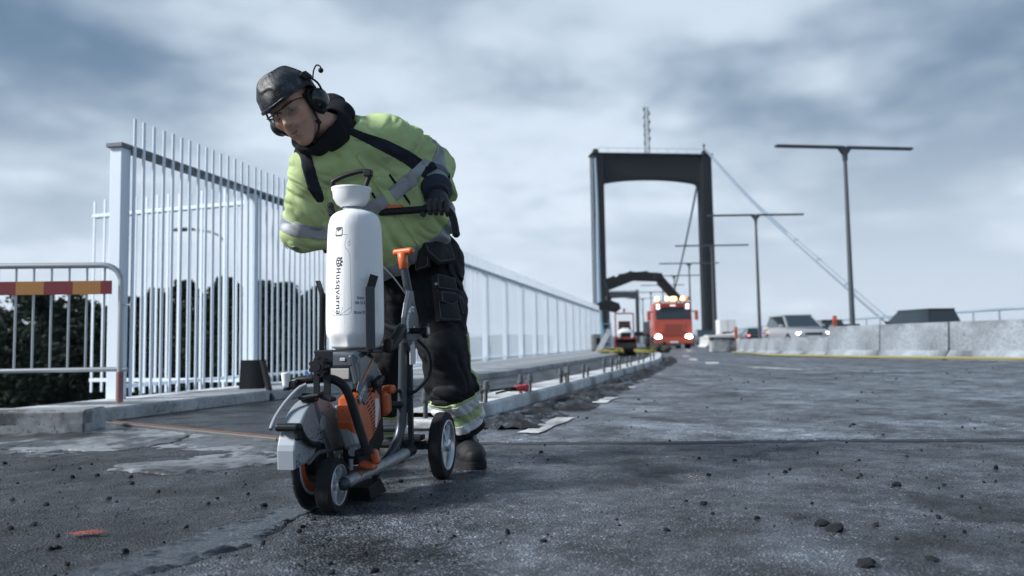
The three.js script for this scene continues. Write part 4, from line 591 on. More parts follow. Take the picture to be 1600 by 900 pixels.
  const bl = part('blade', disc(0, 0.153, 0.0042, -0.09), std([0.065, 0.072, 0.08], 0.3, { metalness: 0.6 }), t); part('blade_ring', disc(0.098, 0.107, 0.0008, -0.0873), std([0.5, 0.6, 0.7], 0.45), bl); part('blade_ring', disc(0.07, 0.0975, 0.0008, -0.0873), orangeClean, bl); part('flange', disc(0, 0.05, 0.022, -0.078), blk, bl);
  for (let i = 0; i < 18; i++) { const a = i / 18 * 6.2832; part('segment', xf(rbox(0.0056, 0.009, 0.044, 0.001, 1), [0, 0.149, 0]).rotateX(a).translate(-0.09, C[1], C[0]), std([0.09, 0.095, 0.1], 0.55, { metalness: 0.4 }), bl); }
  // guard
  const arc = (r, a0, a1, n = 28) => Array.from({ length: n + 1 }, (_, i) => { const a = a0 + (a1 - a0) * i / n; return [C[0] + r * Math.cos(a), C[1] - 0.002 + r * Math.sin(a)]; });
  const gP = [[0.135, 0.147], [0.138, 0.20], ...arc(0.187, 0.36, Math.PI - 0.02), [-0.226, 0.16], [-0.17, 0.164], [-0.02, 0.172], [0.01, 0.166], [0.05, 0.152]];
  const gd = part('blade_guard', [uvBox(side(gP, 0.05, -0.093, 0.007))], guardM, t); part('guard_rim', side([[0.137, 0.146], [0.141, 0.20], ...arc(0.189, 0.36, Math.PI - 0.1), ...arc(0.176, Math.PI - 0.1, 0.40), [0.128, 0.2], [0.124, 0.146]], 0.056, -0.0965, 0.005), guardClean, gd);
  part('guard_stripe', side([...Array.from({ length: 12 }, (_, i) => { const u = i / 11; return [0.01 - u * 0.085 - u * u * 0.03, 0.332 - u * 0.16]; }), ...Array.from({ length: 12 }, (_, i) => { const u = 1 - i / 11; return [-0.012 - u * 0.085 - u * u * 0.03, 0.332 - u * 0.162]; })], 0.004, -0.0675, 0.001), std([0.12, 0.15, 0.18], 0.45), gd);
  part('guard_lip', side([[0.05, 0.148], [0.01, 0.163], [-0.02, 0.17], [-0.17, 0.161], [-0.226, 0.157], [-0.226, 0.168], [-0.17, 0.174], [-0.02, 0.182], [0.013, 0.173], [0.05, 0.158]], 0.012, -0.066, 0.003), std([0.15, 0.155, 0.16], 0.7, { bumpMap: concBump, bumpScale: 0.002 }), gd); part('guard_badge', side(arcPts(-0.055, 0.262, 0.022, 0, 6.283, 24), 0.003, -0.0662, 0.001), std([0.42, 0.45, 0.48], 0.4), gd);
  part('guard_bumper', [xf(rbox(0.078, 0.024, 0.034, 0.011, 3), [-0.09, 0.268, 0.136]), xf(rbox(0.02, 0.045, 0.03, 0.008, 3), [-0.062, 0.252, 0.128]), tube([[-0.058, 0.262, 0.13], [-0.056, 0.236, 0.105], [-0.057, 0.213, 0.06], [-0.058, 0.203, 0.015], [-0.06, 0.201, -0.01]], 0.0095, 30, 10)], blk, t);
  part('guard_bracket', [xf(rbox(0.07, 0.012, 0.05, 0.005), [-0.07, 0.352, 0.02], [0.15, 0, 0.14]), xf(rbox(0.045, 0.03, 0.05, 0.01), [-0.085, 0.345, 0.0]), xf(rbox(0.05, 0.014, 0.04, 0.005), [-0.025, 0.345, 0.01], [0, 0, -0.3])], blk, t);
  part('engine_casting', [xf(rbox(0.045, 0.10, 0.05, 0.014, 3), [0.0, 0.225, -0.10], [0, 0, 0.35]), xf(rbox(0.03, 0.05, 0.05, 0.012, 3), [-0.022, 0.292, -0.09]), xf(rbox(0.05, 0.03, 0.05, 0.012, 3), [0.03, 0.178, -0.10]), rod([0.03, 0.178, -0.1], [0.032, 0.172, -0.05], 0.013), rod([0.02, 0.15, -0.07], [0.02, 0.115, -0.07], 0.008)], cast, t);
  part('crankcase', side([[-0.14, 0.12], [-0.12, 0.33], [-0.38, 0.36], [-0.4, 0.17], [-0.3, 0.1]], 0.055, -0.01, 0.012), blkMat, t);
  // engine: orange starter housing, grey hood
  part('starter_housing', uvBox(side([[-0.075, 0.335], [-0.15, 0.362], [-0.27, 0.362], [-0.325, 0.332], [-0.335, 0.25], [-0.268, 0.2], [-0.186, 0.165], [-0.12, 0.2], [-0.075, 0.255]], 0.06, 0.0005, 0.014)), orange, t);
  part('front_shroud', side([[-0.06, 0.315], [-0.13, 0.315], [-0.14, 0.20], [-0.10, 0.19], [-0.065, 0.26]], 0.05, -0.0, 0.008), orange, t);
  const vent = []; for (let i = 0; i < 13; i++) { const u = i / 12, f = mix(-0.142, -0.243, Math.sin(u * 1.45)), y = mix(0.345, 0.205, u); for (const k of [0, 1]) { if (k && i > 8) continue; vent.push(beam([0.0305, y - k * -0.012, f - k * 0.032], [0.0305, y + 0.0085 + k * 0.012, f - 0.024 - k * 0.032], 0.005, 0.0028, [1, 0, 0], 0.0006)); } }
  vent.forEach((g) => part('vent_slit', g, std([0.10, 0.02, 0.012], 0.7), t)); part('rating_label', side([[-0.262, 0.322], [-0.292, 0.322], [-0.302, 0.295], [-0.275, 0.225], [-0.262, 0.228]], 0.003, 0.0312, 0.0008), std([0.66, 0.67, 0.68], 0.5), t);
  const hood = part('engine_hood', side([[-0.115, 0.362], [-0.112, 0.45], [-0.125, 0.478], [-0.19, 0.49], [-0.29, 0.452], [-0.36, 0.40], [-0.372, 0.362]], 0.125, -0.034, 0.02), greyP, t);
  part('hood_front', [xf(rbox(0.098, 0.042, 0.014, 0.008, 3), [-0.036, 0.455, -0.112], [-0.12, 0, 0]), xf(rbox(0.022, 0.10, 0.02, 0.009, 3), [0.014, 0.425, -0.115], [0, 0, 0.22])], greyD, hood); part('hood_badge', [xf(rbox(0.018, 0.011, 0.004, 0.002), [-0.02, 0.458, -0.1035])], std([0.5, 0.53, 0.56], 0.4), hood); part('hood_panel', xf(rbox(0.07, 0.035, 0.006, 0.003), [-0.035, 0.412, -0.1105]), std([0.42, 0.40, 0.38], 0.5), hood); part('primer_button', xf(new THREE.CylinderGeometry(0.006, 0.006, 0.006, 14), [-0.033, 0.378, -0.108], [Math.PI / 2, 0, 0]), std([0.25, 0.4, 0.55], 0.3), hood);
  part('hood_stripe', beam([0.0298, 0.372, -0.128], [0.0298, 0.458, -0.252], 0.004, 0.006, [1, 0, 0], 0.001), std([0.7, 0.28, 0.12], 0.45), hood); part('hood_slot', beam([0.029, 0.474, -0.215], [0.029, 0.462, -0.245], 0.006, 0.008, [1, 0, 0], 0.001), blk, hood);
  { const c = document.createElement('canvas'); c.width = 256; c.height = 128; const g = c.getContext('2d'); g.fillStyle = '#59646f'; g.fillRect(0, 0, 256, 128); g.fillStyle = '#cfd6dc'; g.font = 'bold 84px sans-serif'; g.fillText('K770', 22, 95); const m = new THREE.CanvasTexture(c); m.colorSpace = THREE.SRGBColorSpace;
    const pl = new THREE.PlaneGeometry(0.085, 0.04); pl.rotateZ(0.62); pl.rotateY(Math.PI / 2); pl.translate(0.0349, 0.352, -0.138); part('model_plate_print', pl, std([1, 1, 1], 0.45, { map: m }), t); part('model_plate', xf(rbox(0.004, 0.044, 0.09, 0.0015), [0, 0, 0], [-0.62, 0, 0]).translate(0.0325, 0.352, -0.138), std([0.1, 0.125, 0.155], 0.45), t); }
  part('starter_grip', [along(rbox(0.024, 0.075, 0.022, 0.008, 3), [0.045, 0.37, -0.20], [0.05, 0.395, -0.285], [0, 1, 0]), rod([0.035, 0.345, -0.23], [0.045, 0.375, -0.235], 0.006)], blk, t);
  part('rear_handle', [xf(rbox(0.05, 0.09, 0.06, 0.018, 3), [0.012, 0.30, -0.40], [0.2, 0, 0]), xf(rbox(0.04, 0.03, 0.05, 0.01, 3), [0.03, 0.345, -0.41])], orange, t); part('rear_link', [rod([0.02, 0.29, -0.42], [0.058, 0.285, -0.48], 0.014), rod([0.02, 0.33, -0.43], [0.058, 0.34, -0.485], 0.007)], blk, t);
  part('foot', [xf(rbox(0.026, 0.05, 0.026, 0.010, 3), [0.078, 0.148, -0.13], [0.1, 0, 0.25]), xf(rbox(0.055, 0.022, 0.045, 0.010, 3), [0.058, 0.122, -0.12], [0, 0, -0.2])], orange, t); part('foot_plate', xf(rbox(0.07, 0.02, 0.12, 0.006), [0.02, 0.10, -0.13]), std([0.2, 0.1, 0.06], 0.6), t);
  // front handle tube, clamp, knob
  part('front_handle', capped([[-0.148, 0.384, -0.005], [-0.132, 0.392, 0.002], [-0.10, 0.399, 0.004], [-0.04, 0.403, 0.0], [-0.008, 0.398, -0.006], [0.016, 0.382, -0.014], [0.031, 0.352, -0.024], [0.042, 0.31, -0.034], [0.058, 0.25, -0.044], [0.078, 0.178, -0.055]], 0.0138, 80, 16), blk, t); part('handle_clamp', [rod([0.074, 0.19, -0.053], [0.081, 0.166, -0.057], 0.0185, 0.0185, 20), xf(rbox(0.04, 0.02, 0.04, 0.006), [0.06, 0.17, -0.065])], blkMat, t);
  part('knob_plate', [xf(rbox(0.02, 0.10, 0.006, 0.002), [-0.052, 0.405, 0.024]), xf(rbox(0.022, 0.10, 0.006, 0.002), [-0.018, 0.405, 0.024]), xf(rbox(0.058, 0.05, 0.006, 0.002), [-0.032, 0.462, 0.018])], blk, t);
  { const k = []; for (let i = 0; i < 7; i++) { const a = i / 7 * 6.283; k.push(rod([-0.036 + Math.cos(a) * 0.021, 0.44 + Math.sin(a) * 0.021, 0.03], [-0.036 + Math.cos(a) * 0.021, 0.44 + Math.sin(a) * 0.021, 0.058], 0.0085, 0.0075, 12)); } k.push(rod([-0.036, 0.44, 0.028], [-0.036, 0.44, 0.06], 0.023, 0.021, 24), rod([-0.036, 0.44, 0.06], [-0.036, 0.44, 0.063], 0.013, 0.012, 20)); part('star_knob', k, blk, t); }
  part('water_tap', [xf(lathe([[0, -0.022], [0.0095, -0.022], [0.011, -0.01], [0.013, 0.02], [0.012, 0.025], [0, 0.025]], 20), [-0.145, 0.398, 0.04], [0, 0, 0.06])], std([0.78, 0.8, 0.82], 0.4), t); part('tap_valve', [rod([-0.142, 0.368, 0.04], [-0.143, 0.378, 0.04], 0.010), xf(rbox(0.03, 0.026, 0.026, 0.008), [-0.125, 0.384, 0.03])], blk, t); part('tap_lever', xf(rbox(0.008, 0.02, 0.006, 0.002), [-0.082, 0.418, 0.025], [0, 0, 0.6]), std([0.05, 0.12, 0.35], 0.5), t);
  part('water_hose', tube([[-0.085, 0.385, 0.025], [-0.105, 0.372, 0.04], [-0.13, 0.335, 0.07], [-0.142, 0.295, 0.11], [-0.143, 0.262, 0.14]], 0.0065, 40, 10), std([0.3, 0.33, 0.36], 0.35), t);
  // water tank with its print
  {
    const cx = -0.035, cz = -0.25, W = 2048, H = 1024, c = document.createElement('canvas'); c.width = W; c.height = H; const g = c.getContext('2d'); g.fillStyle = '#ffffff'; g.fillRect(0, 0, W, H);
    // lathe u runs round from +z towards +x; the side that faces the camera is about 21 degrees round
    const ux = (deg) => ((deg + 21) / 360 + 0.5) * W, y0 = 0.49, y1 = 0.965, vy = (y) => (1 - (y - y0) / (y1 - y0)) * H, k = 2048 / 0.62, ink = '#11161c', line = '#5e6871';
    { const r = rng(31); for (let i = 0; i < 900; i++) { const y = H * Math.pow(r(), 0.45), a = r(); g.fillStyle = `rgba(70,80,88,${0.05 + 0.25 * a * a})`; g.beginPath(); g.arc(r() * W, y, 0.8 + r() * r() * 5, 0, 7); g.fill(); } for (let i = 0; i < 60; i++) { g.fillStyle = 'rgba(90,98,104,0.05)'; g.beginPath(); g.ellipse(r() * W, r() * H, 6 + r() * 16, 40 + r() * 160, (r() - 0.5) * 0.8, 0, 7); g.fill(); } }
    g.strokeStyle = line; g.lineWidth = 3.2;
    { const X = ux(-29); // outline drawing of the tank
      g.beginPath(); g.moveTo(X - 118, vy(0.603)); g.lineTo(X - 118, vy(0.79)); g.quadraticCurveTo(X - 118, vy(0.815), X - 80, vy(0.822)); g.lineTo(X - 70, vy(0.835)); g.lineTo(X - 100, vy(0.868)); g.lineTo(X + 80, vy(0.868)); g.lineTo(X + 50, vy(0.835)); g.lineTo(X + 60, vy(0.822)); g.quadraticCurveTo(X + 112, vy(0.815), X + 114, vy(0.78)); g.lineTo(X + 128, vy(0.622)); g.quadraticCurveTo(X + 130, vy(0.603), X + 60, vy(0.603)); g.lineTo(X - 60, vy(0.60)); g.closePath(); g.stroke();
      g.beginPath(); g.moveTo(X - 118, vy(0.618)); g.lineTo(X + 10, vy(0.603)); g.lineTo(X + 128, vy(0.628)); g.moveTo(X - 20, vy(0.628)); g.lineTo(X + 5, vy(0.603)); g.lineTo(X + 35, vy(0.628)); g.stroke(); g.beginPath(); g.arc(X + 100, vy(0.838), 13, 0, 7); g.moveTo(X + 105, vy(0.842)); g.lineTo(X + 118, vy(0.852)); g.stroke();
      g.lineWidth = 12; g.strokeStyle = ink; g.beginPath(); g.roundRect ? g.roundRect(X - 75, vy(0.892), 92, 56, 14) : g.rect(X - 75, vy(0.892), 92, 56); g.stroke(); g.fillStyle = ink; g.fillRect(X - 60, vy(0.892) + 4, 60, 14); g.fillRect(X - 45, vy(0.892) + 8, 22, 18);
      g.save(); g.translate(X - 28, vy(0.80)); g.rotate(Math.PI / 2); g.fillStyle = ink; g.font = 'bold 84px sans-serif'; g.fillText('Husqvarna', 86, 28, 340);
      // emblem: crowned ring with an H
      g.lineWidth = 12; g.beginPath(); g.arc(48, -2, 30, 0, 7); g.stroke(); g.fillRect(32, -20, 10, 38); g.fillRect(54, -20, 10, 38); g.fillRect(36, -6, 24, 10); g.fillRect(14, -50, 16, 22); g.fillRect(38, -56, 18, 24); g.fillRect(64, -50, 16, 22); g.restore(); }
    g.fillStyle = ink; g.font = 'bold 30px sans-serif'; g.fillText('Water Tank', ux(4), vy(0.653)); g.fillText('506 32 62', ux(0), vy(0.637)); g.fillText('Model 911', ux(-2), vy(0.605));
    const m = new THREE.CanvasTexture(c); m.colorSpace = THREE.SRGBColorSpace; m.wrapS = THREE.RepeatWrapping;
    const prof = [[0.0001, 0.49], [0.07, 0.49], [0.084, 0.496], [0.0945, 0.535], [0.0965, 0.56], [0.0965, 0.66], [0.094, 0.78], [0.0905, 0.88], [0.0875, 0.915], [0.079, 0.94], [0.062, 0.955], [0.04, 0.962], [0.034, 0.965]];
    const fine = []; { const cv = new THREE.CatmullRomCurve3(prof.slice(2).map(([r, y]) => V(r, y, 0)), false, 'centripetal'); fine.push(...prof.slice(0, 2), ...cv.getPoints(60).map((p) => [p.x, p.y])); }
    const tg = lathe(fine, 96), p = tg.attributes.position, uv = tg.attributes.uv; for (let i = 0; i < p.count; i++) { const x = p.getX(i), y = p.getY(i), z = p.getZ(i), a = Math.atan2(x, z), s = 1 - sstep(0.545, 0.5, y) * 0.14 * Math.pow(Math.abs(Math.sin(a * 3.5 - 0.4)), 1.0) ; const o = 1 + 0.02 * Math.cos(4 * a); p.setX(i, x * s * o); p.setZ(i, z * s * o); uv.setXY(i, uv.getX(i) + 0.5, clamp((y - y0) / (y1 - y0))); }
    tg.computeVertexNormals(); tg.translate(cx, 0, cz);
    const plastic = { clearcoat: 0.15, clearcoatRoughness: 0.4 }, tk = part('water_tank', tg, phys([0.80, 0.82, 0.84], 0.5, { map: m, ...plastic }), t);
    part('tank_neck', xf(lathe([[0.034, 0.955], [0.031, 0.962], [0.031, 0.992], [0.0, 0.992]], 32), [cx - 0.01, 0, cz]), std([0.22, 0.29, 0.36], 0.5), tk);
    part('filler_funnel', xf(lathe([[0.034, 0.974], [0.05, 0.985], [0.062, 1.006], [0.064, 1.028], [0.068, 1.034], [0.068, 1.041], [0.063, 1.041], [0.058, 1.03], [0.056, 1.008], [0.044, 0.992], [0.02, 0.988], [0.0, 0.988]], 40), [cx - 0.012, 0, cz]), phys([0.78, 0.8, 0.82], 0.5, plastic), tk);
    part('pump_handle', [tube([[-0.104, 1.028, cz], [-0.115, 1.05, cz], [-0.112, 1.068, cz], [-0.07, 1.086, cz], [-0.02, 1.097, cz], [0.012, 1.098, cz], [0.02, 1.088, cz], [0.008, 1.055, cz + 0.0], [-0.004, 1.028, cz]], 0.0082, 80, 10, false, 0.35), xf(rbox(0.03, 0.024, 0.024, 0.005), [0.014, 1.09, cz]), rod([-0.05, 0.99, cz], [-0.05, 1.02, cz], 0.02)], blk, tk);
    part('hose_clip', [xf(rbox(0.02, 0.05, 0.025, 0.006), [cx - 0.094, 0.975, cz - 0.02], [0, 0, 0.15]), xf(rbox(0.012, 0.006, 0.026, 0.001), [cx - 0.094, 0.985, cz - 0.017], [0, 0, 0.15])], blk, tk);
    // holder
    const flat = std([0.028, 0.036, 0.05], 0.5);
    part('tank_holder', [along(rbox(0.031, 0.205, 0.006, 0.002), [0.055, 0.49, -0.155], [0.052, 0.69, -0.158], [0.45, 0, 1])], flat, t); part('tank_holder', along(rbox(0.029, 0.052, 0.006, 0.002), [0.052, 0.685, -0.159], [0.060, 0.732, -0.176], [0.45, 0, 1]), blk, t);
    part('tank_holder', [along(rbox(0.006, 0.2, 0.022, 0.002), [-0.138, 0.486, -0.21], [-0.137, 0.675, -0.215], [-0.35, 0, 1]), along(rbox(0.006, 0.055, 0.022, 0.002), [-0.137, 0.673, -0.215], [-0.155, 0.722, -0.22], [-0.35, 0, 1])], blk, t);
    part('tank_tray', [xf(rbox(0.205, 0.012, 0.19, 0.004), [cx - 0.005, 0.483, cz]), xf(rbox(0.03, 0.05, 0.05, 0.012), [0.068, 0.50, -0.30]), tube([[0.066, 0.49, -0.30], [0.078, 0.53, -0.36], [0.072, 0.56, -0.43], [0.06, 0.56, -0.48]], 0.02, 24, 12)], blk, t);
  }
  // handlebar
  part('handlebar', [capped([[-0.33, 0.90, -0.65], [-0.26, 0.90, -0.65], [-0.205, 0.91, -0.65], [-0.17, 0.96, -0.65], [-0.145, 1.012, -0.65], [-0.10, 1.022, -0.65], [0.05, 1.026, -0.65], [0.15, 1.03, -0.65], [0.185, 1.024, -0.65], [0.207, 0.998, -0.65], [0.217, 0.96, -0.65], [0.222, 0.925, -0.65]], 0.0145, 90, 16), rod([0.2215, 0.93, -0.65], [0.2225, 0.92, -0.65], 0.0158)], blk, t); part('throttle_bar', [beam([-0.135, 1.038, -0.648], [0.01, 1.043, -0.648], 0.022, 0.012, [0, 1, 0], 0.005), xf(rbox(0.03, 0.016, 0.02, 0.004), [-0.135, 1.032, -0.645], [0, 0, 0.3])], orangeClean, t);
  part('handle_post', [capped([[0.06, 0.55, -0.492], [-0.03, 0.59, -0.505], [-0.12, 0.72, -0.55], [-0.13, 1.015, -0.645]], 0.015, 40, 12), capped([[-0.16, 0.55, -0.492], [-0.15, 0.8, -0.57], [-0.14, 1.015, -0.645]], 0.015, 30, 12)], blk, t);
  // depth lever, scale plate, knob
  { const f = -0.5; part('lever_handle', [xf(rbox(0.088, 0.026, 0.03, 0.0125, 4), [0.058, 0.846, f], [0, -0.25, 0.04]), xf(lathe([[0, -0.03], [0.0165, -0.03], [0.018, 0.0], [0.0195, 0.03], [0, 0.03]], 20), [0.056, 0.812, f], [0, 0, 0.1])], orangeClean, t);
    part('lever', [rod([0.06, 0.785, f], [0.077, 0.69, f], 0.0145, 0.0155, 16), xf(rbox(0.02, 0.05, 0.036, 0.006), [0.081, 0.67, f], [0, 0, 0.13])], tubeM, t);
    const pl = []; for (let i = 0; i <= 24; i++) { const a = Math.PI * 0.28 - i / 24 * Math.PI * 1.62; pl.push([f + Math.sin(a + Math.PI) * 0.082 * -1, 0.565 + Math.cos(a) * 0.082]); }
    const sp = part('scale_plate', side([[f + 0.016, 0.70], [f + 0.05, 0.655], [f + 0.078, 0.60], [f + 0.082, 0.56], [f + 0.066, 0.51], [f + 0.03, 0.478], [f - 0.03, 0.478], [f - 0.07, 0.51], [f - 0.085, 0.56], [f - 0.07, 0.61], [f - 0.03, 0.66], [f - 0.012, 0.70]], 0.02, 0.082, 0.004), std([0.085, 0.105, 0.13], 0.35, { metalness: 0.4 }), t);
    const band = (r0, r1, a0, a1) => { const P = []; for (let i = 0; i <= 20; i++) { const a = mix(a0, a1, i / 20); P.push([f - 0.02 + Math.cos(a) * r1, 0.575 + Math.sin(a) * r1]); } for (let i = 20; i >= 0; i--) { const a = mix(a0, a1, i / 20); P.push([f - 0.02 + Math.cos(a) * r0, 0.575 + Math.sin(a) * r0]); } return P; };
    part('scale', side(band(0.05, 0.068, 1.2, 3.6).map(([a, b]) => [2 * (f - 0.0) - a - 0.01, b]), 0.002, 0.0935, 0.0005), std([0.68, 0.7, 0.72], 0.5), sp); for (let i = 0; i < 12; i++) { const a = 1.3 + i * 0.19, q = f + 0.01; part('scale_mark', beam([0.0952, 0.575 + Math.sin(a) * 0.054, 2 * f - (f - 0.02 + Math.cos(a) * 0.054) - 0.01], [0.0952, 0.575 + Math.sin(a) * (i % 3 ? 0.06 : 0.065), 2 * f - (f - 0.02 + Math.cos(a) * (i % 3 ? 0.06 : 0.065)) - 0.01], 0.0012, 0.0016, [1, 0, 0], 0.0003), M.black, sp); }
    for (const [a, b] of [[f + 0.055, 0.62], [f + 0.02, 0.51], [f + 0.005, 0.565]]) part('bolt', rod([0.09, b, a], [0.099, b, a], 0.007, 0.0065, 6), alu, sp);
    const k = []; for (let i = 0; i < 6; i++) { const a = i / 6 * 6.283; k.push(rod([0.135, 0.552 + Math.cos(a) * 0.019, f + 0.02 + Math.sin(a) * 0.019], [0.156, 0.552 + Math.cos(a) * 0.019, f + 0.02 + Math.sin(a) * 0.019], 0.008, 0.008, 10)); } k.push(rod([0.09, 0.552, f + 0.02], [0.15, 0.552, f + 0.02], 0.011), rod([0.135, 0.552, f + 0.02], [0.154, 0.552, f + 0.02], 0.02, 0.02, 20)); part('star_knob', k, blk, t); part('knob_face', rod([0.154, 0.552, f + 0.02], [0.158, 0.552, f + 0.02], 0.014, 0.013, 16), std([0.45, 0.47, 0.5], 0.4), t);
    const tooth = []; for (let i = 0; i < 14; i++) { const a = -0.5 + i * 0.12; tooth.push([f + 0.02 - 0.05 * Math.cos(a), 0.46 + 0.06 * Math.sin(a) - 0.0], [f + 0.02 - 0.056 * Math.cos(a + 0.06), 0.46 + 0.066 * Math.sin(a + 0.06)]); } part('toothed_sector', side([[f + 0.03, 0.43], ...tooth, [f + 0.03, 0.50]], 0.005, 0.09, 0.001), std([0.6, 0.62, 0.64], 0.4, { metalness: 0.3 }), t);
    part('cable', tube([[0.11, 0.52, f], [0.15, 0.47, f - 0.01], [0.15, 0.40, f - 0.02], [0.11, 0.34, f], [0.07, 0.32, f + 0.01]], 0.006, 50, 8), blk, t); part('thin_cable', tube([[-0.01, 0.80, -0.42], [0.03, 0.75, -0.46], [0.065, 0.69, -0.5]], 0.0025, 20, 6), alu, t); }
}
// ---------------------------------------------------------------- person at work
// surface nets over a signed distance f inside a box; returns an indexed geometry
function nets(f, [x0, y0, z0], [x1, y1, z1], h, opt = {}) {
  const nx = Math.ceil((x1 - x0) / h) + 1, ny = Math.ceil((y1 - y0) / h) + 1, nz = Math.ceil((z1 - z0) / h) + 1, F = new Float32Array(nx * ny * nz), B = 6;
  for (let bz = 0; bz < nz; bz += B) for (let by = 0; by < ny; by += B) for (let bx = 0; bx < nx; bx += B) {
    const c = f(x0 + (bx + B / 2) * h, y0 + (by + B / 2) * h, z0 + (bz + B / 2) * h), far = Math.abs(c) > B * h * 1.3 + 0.02;
    for (let k = bz; k < Math.min(nz, bz + B); k++) for (let j = by; j < Math.min(ny, by + B); j++) for (let i = bx; i < Math.min(nx, bx + B); i++) F[(k * ny + j) * nx + i] = far ? c : f(x0 + i * h, y0 + j * h, z0 + k * h);
  }
  const id = new Int32Array(nx * ny * nz).fill(-1), P = [], I = [], o = [0, 1, nx, nx + 1, nx * ny, nx * ny + 1, nx * ny + nx, nx * ny + nx + 1], E = [[0, 1], [2, 3], [4, 5], [6, 7], [0, 2], [1, 3], [4, 6], [5, 7], [0, 4], [1, 5], [2, 6], [3, 7]];
  for (let k = 0; k < nz - 1; k++) for (let j = 0; j < ny - 1; j++) for (let i = 0; i < nx - 1; i++) {
    const b = (k * ny + j) * nx + i; let m = 0; for (let q = 0; q < 8; q++) if (F[b + o[q]] < 0) m |= 1 << q; if (m === 0 || m === 255) continue;
    let sx = 0, sy = 0, sz = 0, n = 0;
    for (const [u, v] of E) { if (((m >> u) & 1) === ((m >> v) & 1)) continue; const a = F[b + o[u]], c = F[b + o[v]], t = a / (a - c); sx += (u & 1) + t * ((v & 1) - (u & 1)); sy += ((u >> 1) & 1) + t * (((v >> 1) & 1) - ((u >> 1) & 1)); sz += (u >> 2) + t * ((v >> 2) - (u >> 2)); n++; }
    id[b] = P.length / 3; P.push(x0 + (i + sx / n) * h, y0 + (j + sy / n) * h, z0 + (k + sz / n) * h);
  }
  const quad = (a, b, c, d, flip) => { if (a < 0 || b < 0 || c < 0 || d < 0) return; flip ? I.push(a, c, b, a, d, c) : I.push(a, b, c, a, c, d); };
  for (let k = 1; k < nz - 1; k++) for (let j = 1; j < ny - 1; j++) for (let i = 1; i < nx - 1; i++) {
    const b = (k * ny + j) * nx + i, s = F[b] < 0; const X = nx, Y = nx * ny;
    if (s !== (F[b + 1] < 0)) quad(id[b - X - Y], id[b - Y], id[b], id[b - X], !s); if (s !== (F[b + X] < 0)) quad(id[b - 1 - Y], id[b - Y], id[b], id[b - 1], s); if (s !== (F[b + Y] < 0)) quad(id[b - 1 - X], id[b - X], id[b], id[b - 1], !s);
  }
  const g = new THREE.BufferGeometry(), pos = new Float32Array(P); g.setAttribute('position', new THREE.BufferAttribute(pos, 3)); g.setIndex(I); g.computeVertexNormals();
  const N = g.attributes.normal; // normals from the field itself, finer than the mesh
  if (!opt.meshNormals) { const e = h * 0.55; for (let i = 0; i < pos.length; i += 3) { const [x, y, z] = [pos[i], pos[i + 1], pos[i + 2]], gx = f(x + e, y, z) - f(x - e, y, z), gy = f(x, y + e, z) - f(x, y - e, z), gz = f(x, y, z + e) - f(x, y, z - e), l = Math.hypot(gx, gy, gz) || 1; N.setXYZ(i / 3, gx / l, gy / l, gz / l); } }
  const uv = new Float32Array(pos.length / 3 * 2); for (let i = 0; i < uv.length / 2; i++) { uv[i * 2] = pos[i * 3] * 1.0 + pos[i * 3 + 2] * 0.7; uv[i * 2 + 1] = pos[i * 3 + 1] + pos[i * 3 + 2] * 0.35; } g.setAttribute('uv', new THREE.BufferAttribute(uv, 2));
  if (opt.color) { const C = new Float32Array(pos.length); for (let i = 0; i < pos.length; i += 3) C.set(opt.color(pos[i], pos[i + 1], pos[i + 2]), i); g.setAttribute('color', new THREE.BufferAttribute(C, 3)); }
  return g;
}
const smin = (a, b, k) => { const h = Math.max(k - Math.abs(a - b), 0) / k; return Math.min(a, b) - h * h * k * 0.25; };
const smax = (a, b, k) => -smin(-a, -b, k);
const cap3 = (a, b, ra, rb) => { const dx = b[0] - a[0], dy = b[1] - a[1], dz = b[2] - a[2], L = dx * dx + dy * dy + dz * dz; return (x, y, z) => { const px = x - a[0], py = y - a[1], pz = z - a[2], t = Math.min(1, Math.max(0, (px * dx + py * dy + pz * dz) / L)), qx = px - dx * t, qy = py - dy * t, qz = pz - dz * t; return Math.sqrt(qx * qx + qy * qy + qz * qz) - (ra + (rb - ra) * t); }; };
const chain = (pts, rs, k) => { const c = pts.slice(1).map((p, i) => cap3(pts[i], p, rs[i], rs[i + 1])); return (x, y, z) => { let d = c[0](x, y, z); for (let i = 1; i < c.length; i++) d = k ? smin(d, c[i](x, y, z), k) : Math.min(d, c[i](x, y, z)); return d; }; };
const ell = (c, r) => (x, y, z) => { const a = (x - c[0]) / r[0], b = (y - c[1]) / r[1], d = (z - c[2]) / r[2], k = Math.sqrt(a * a + b * b + d * d), g = Math.sqrt((a / r[0]) ** 2 + (b / r[1]) ** 2 + (d / r[2]) ** 2); return g < 1e-6 ? -Math.min(...r) : k * (k - 1) / g; };
const addv = (a, b, k = 1) => [a[0] + b[0] * k, a[1] + b[1] * k, a[2] + b[2] * k], dotv = (a, b) => a[0] * b[0] + a[1] * b[1] + a[2] * b[2], lerpv = (a, b, t) => a.map((v, i) => v + (b[i] - v) * t), normv = (a) => { const l = Math.hypot(...a); return a.map((v) => v / l); };
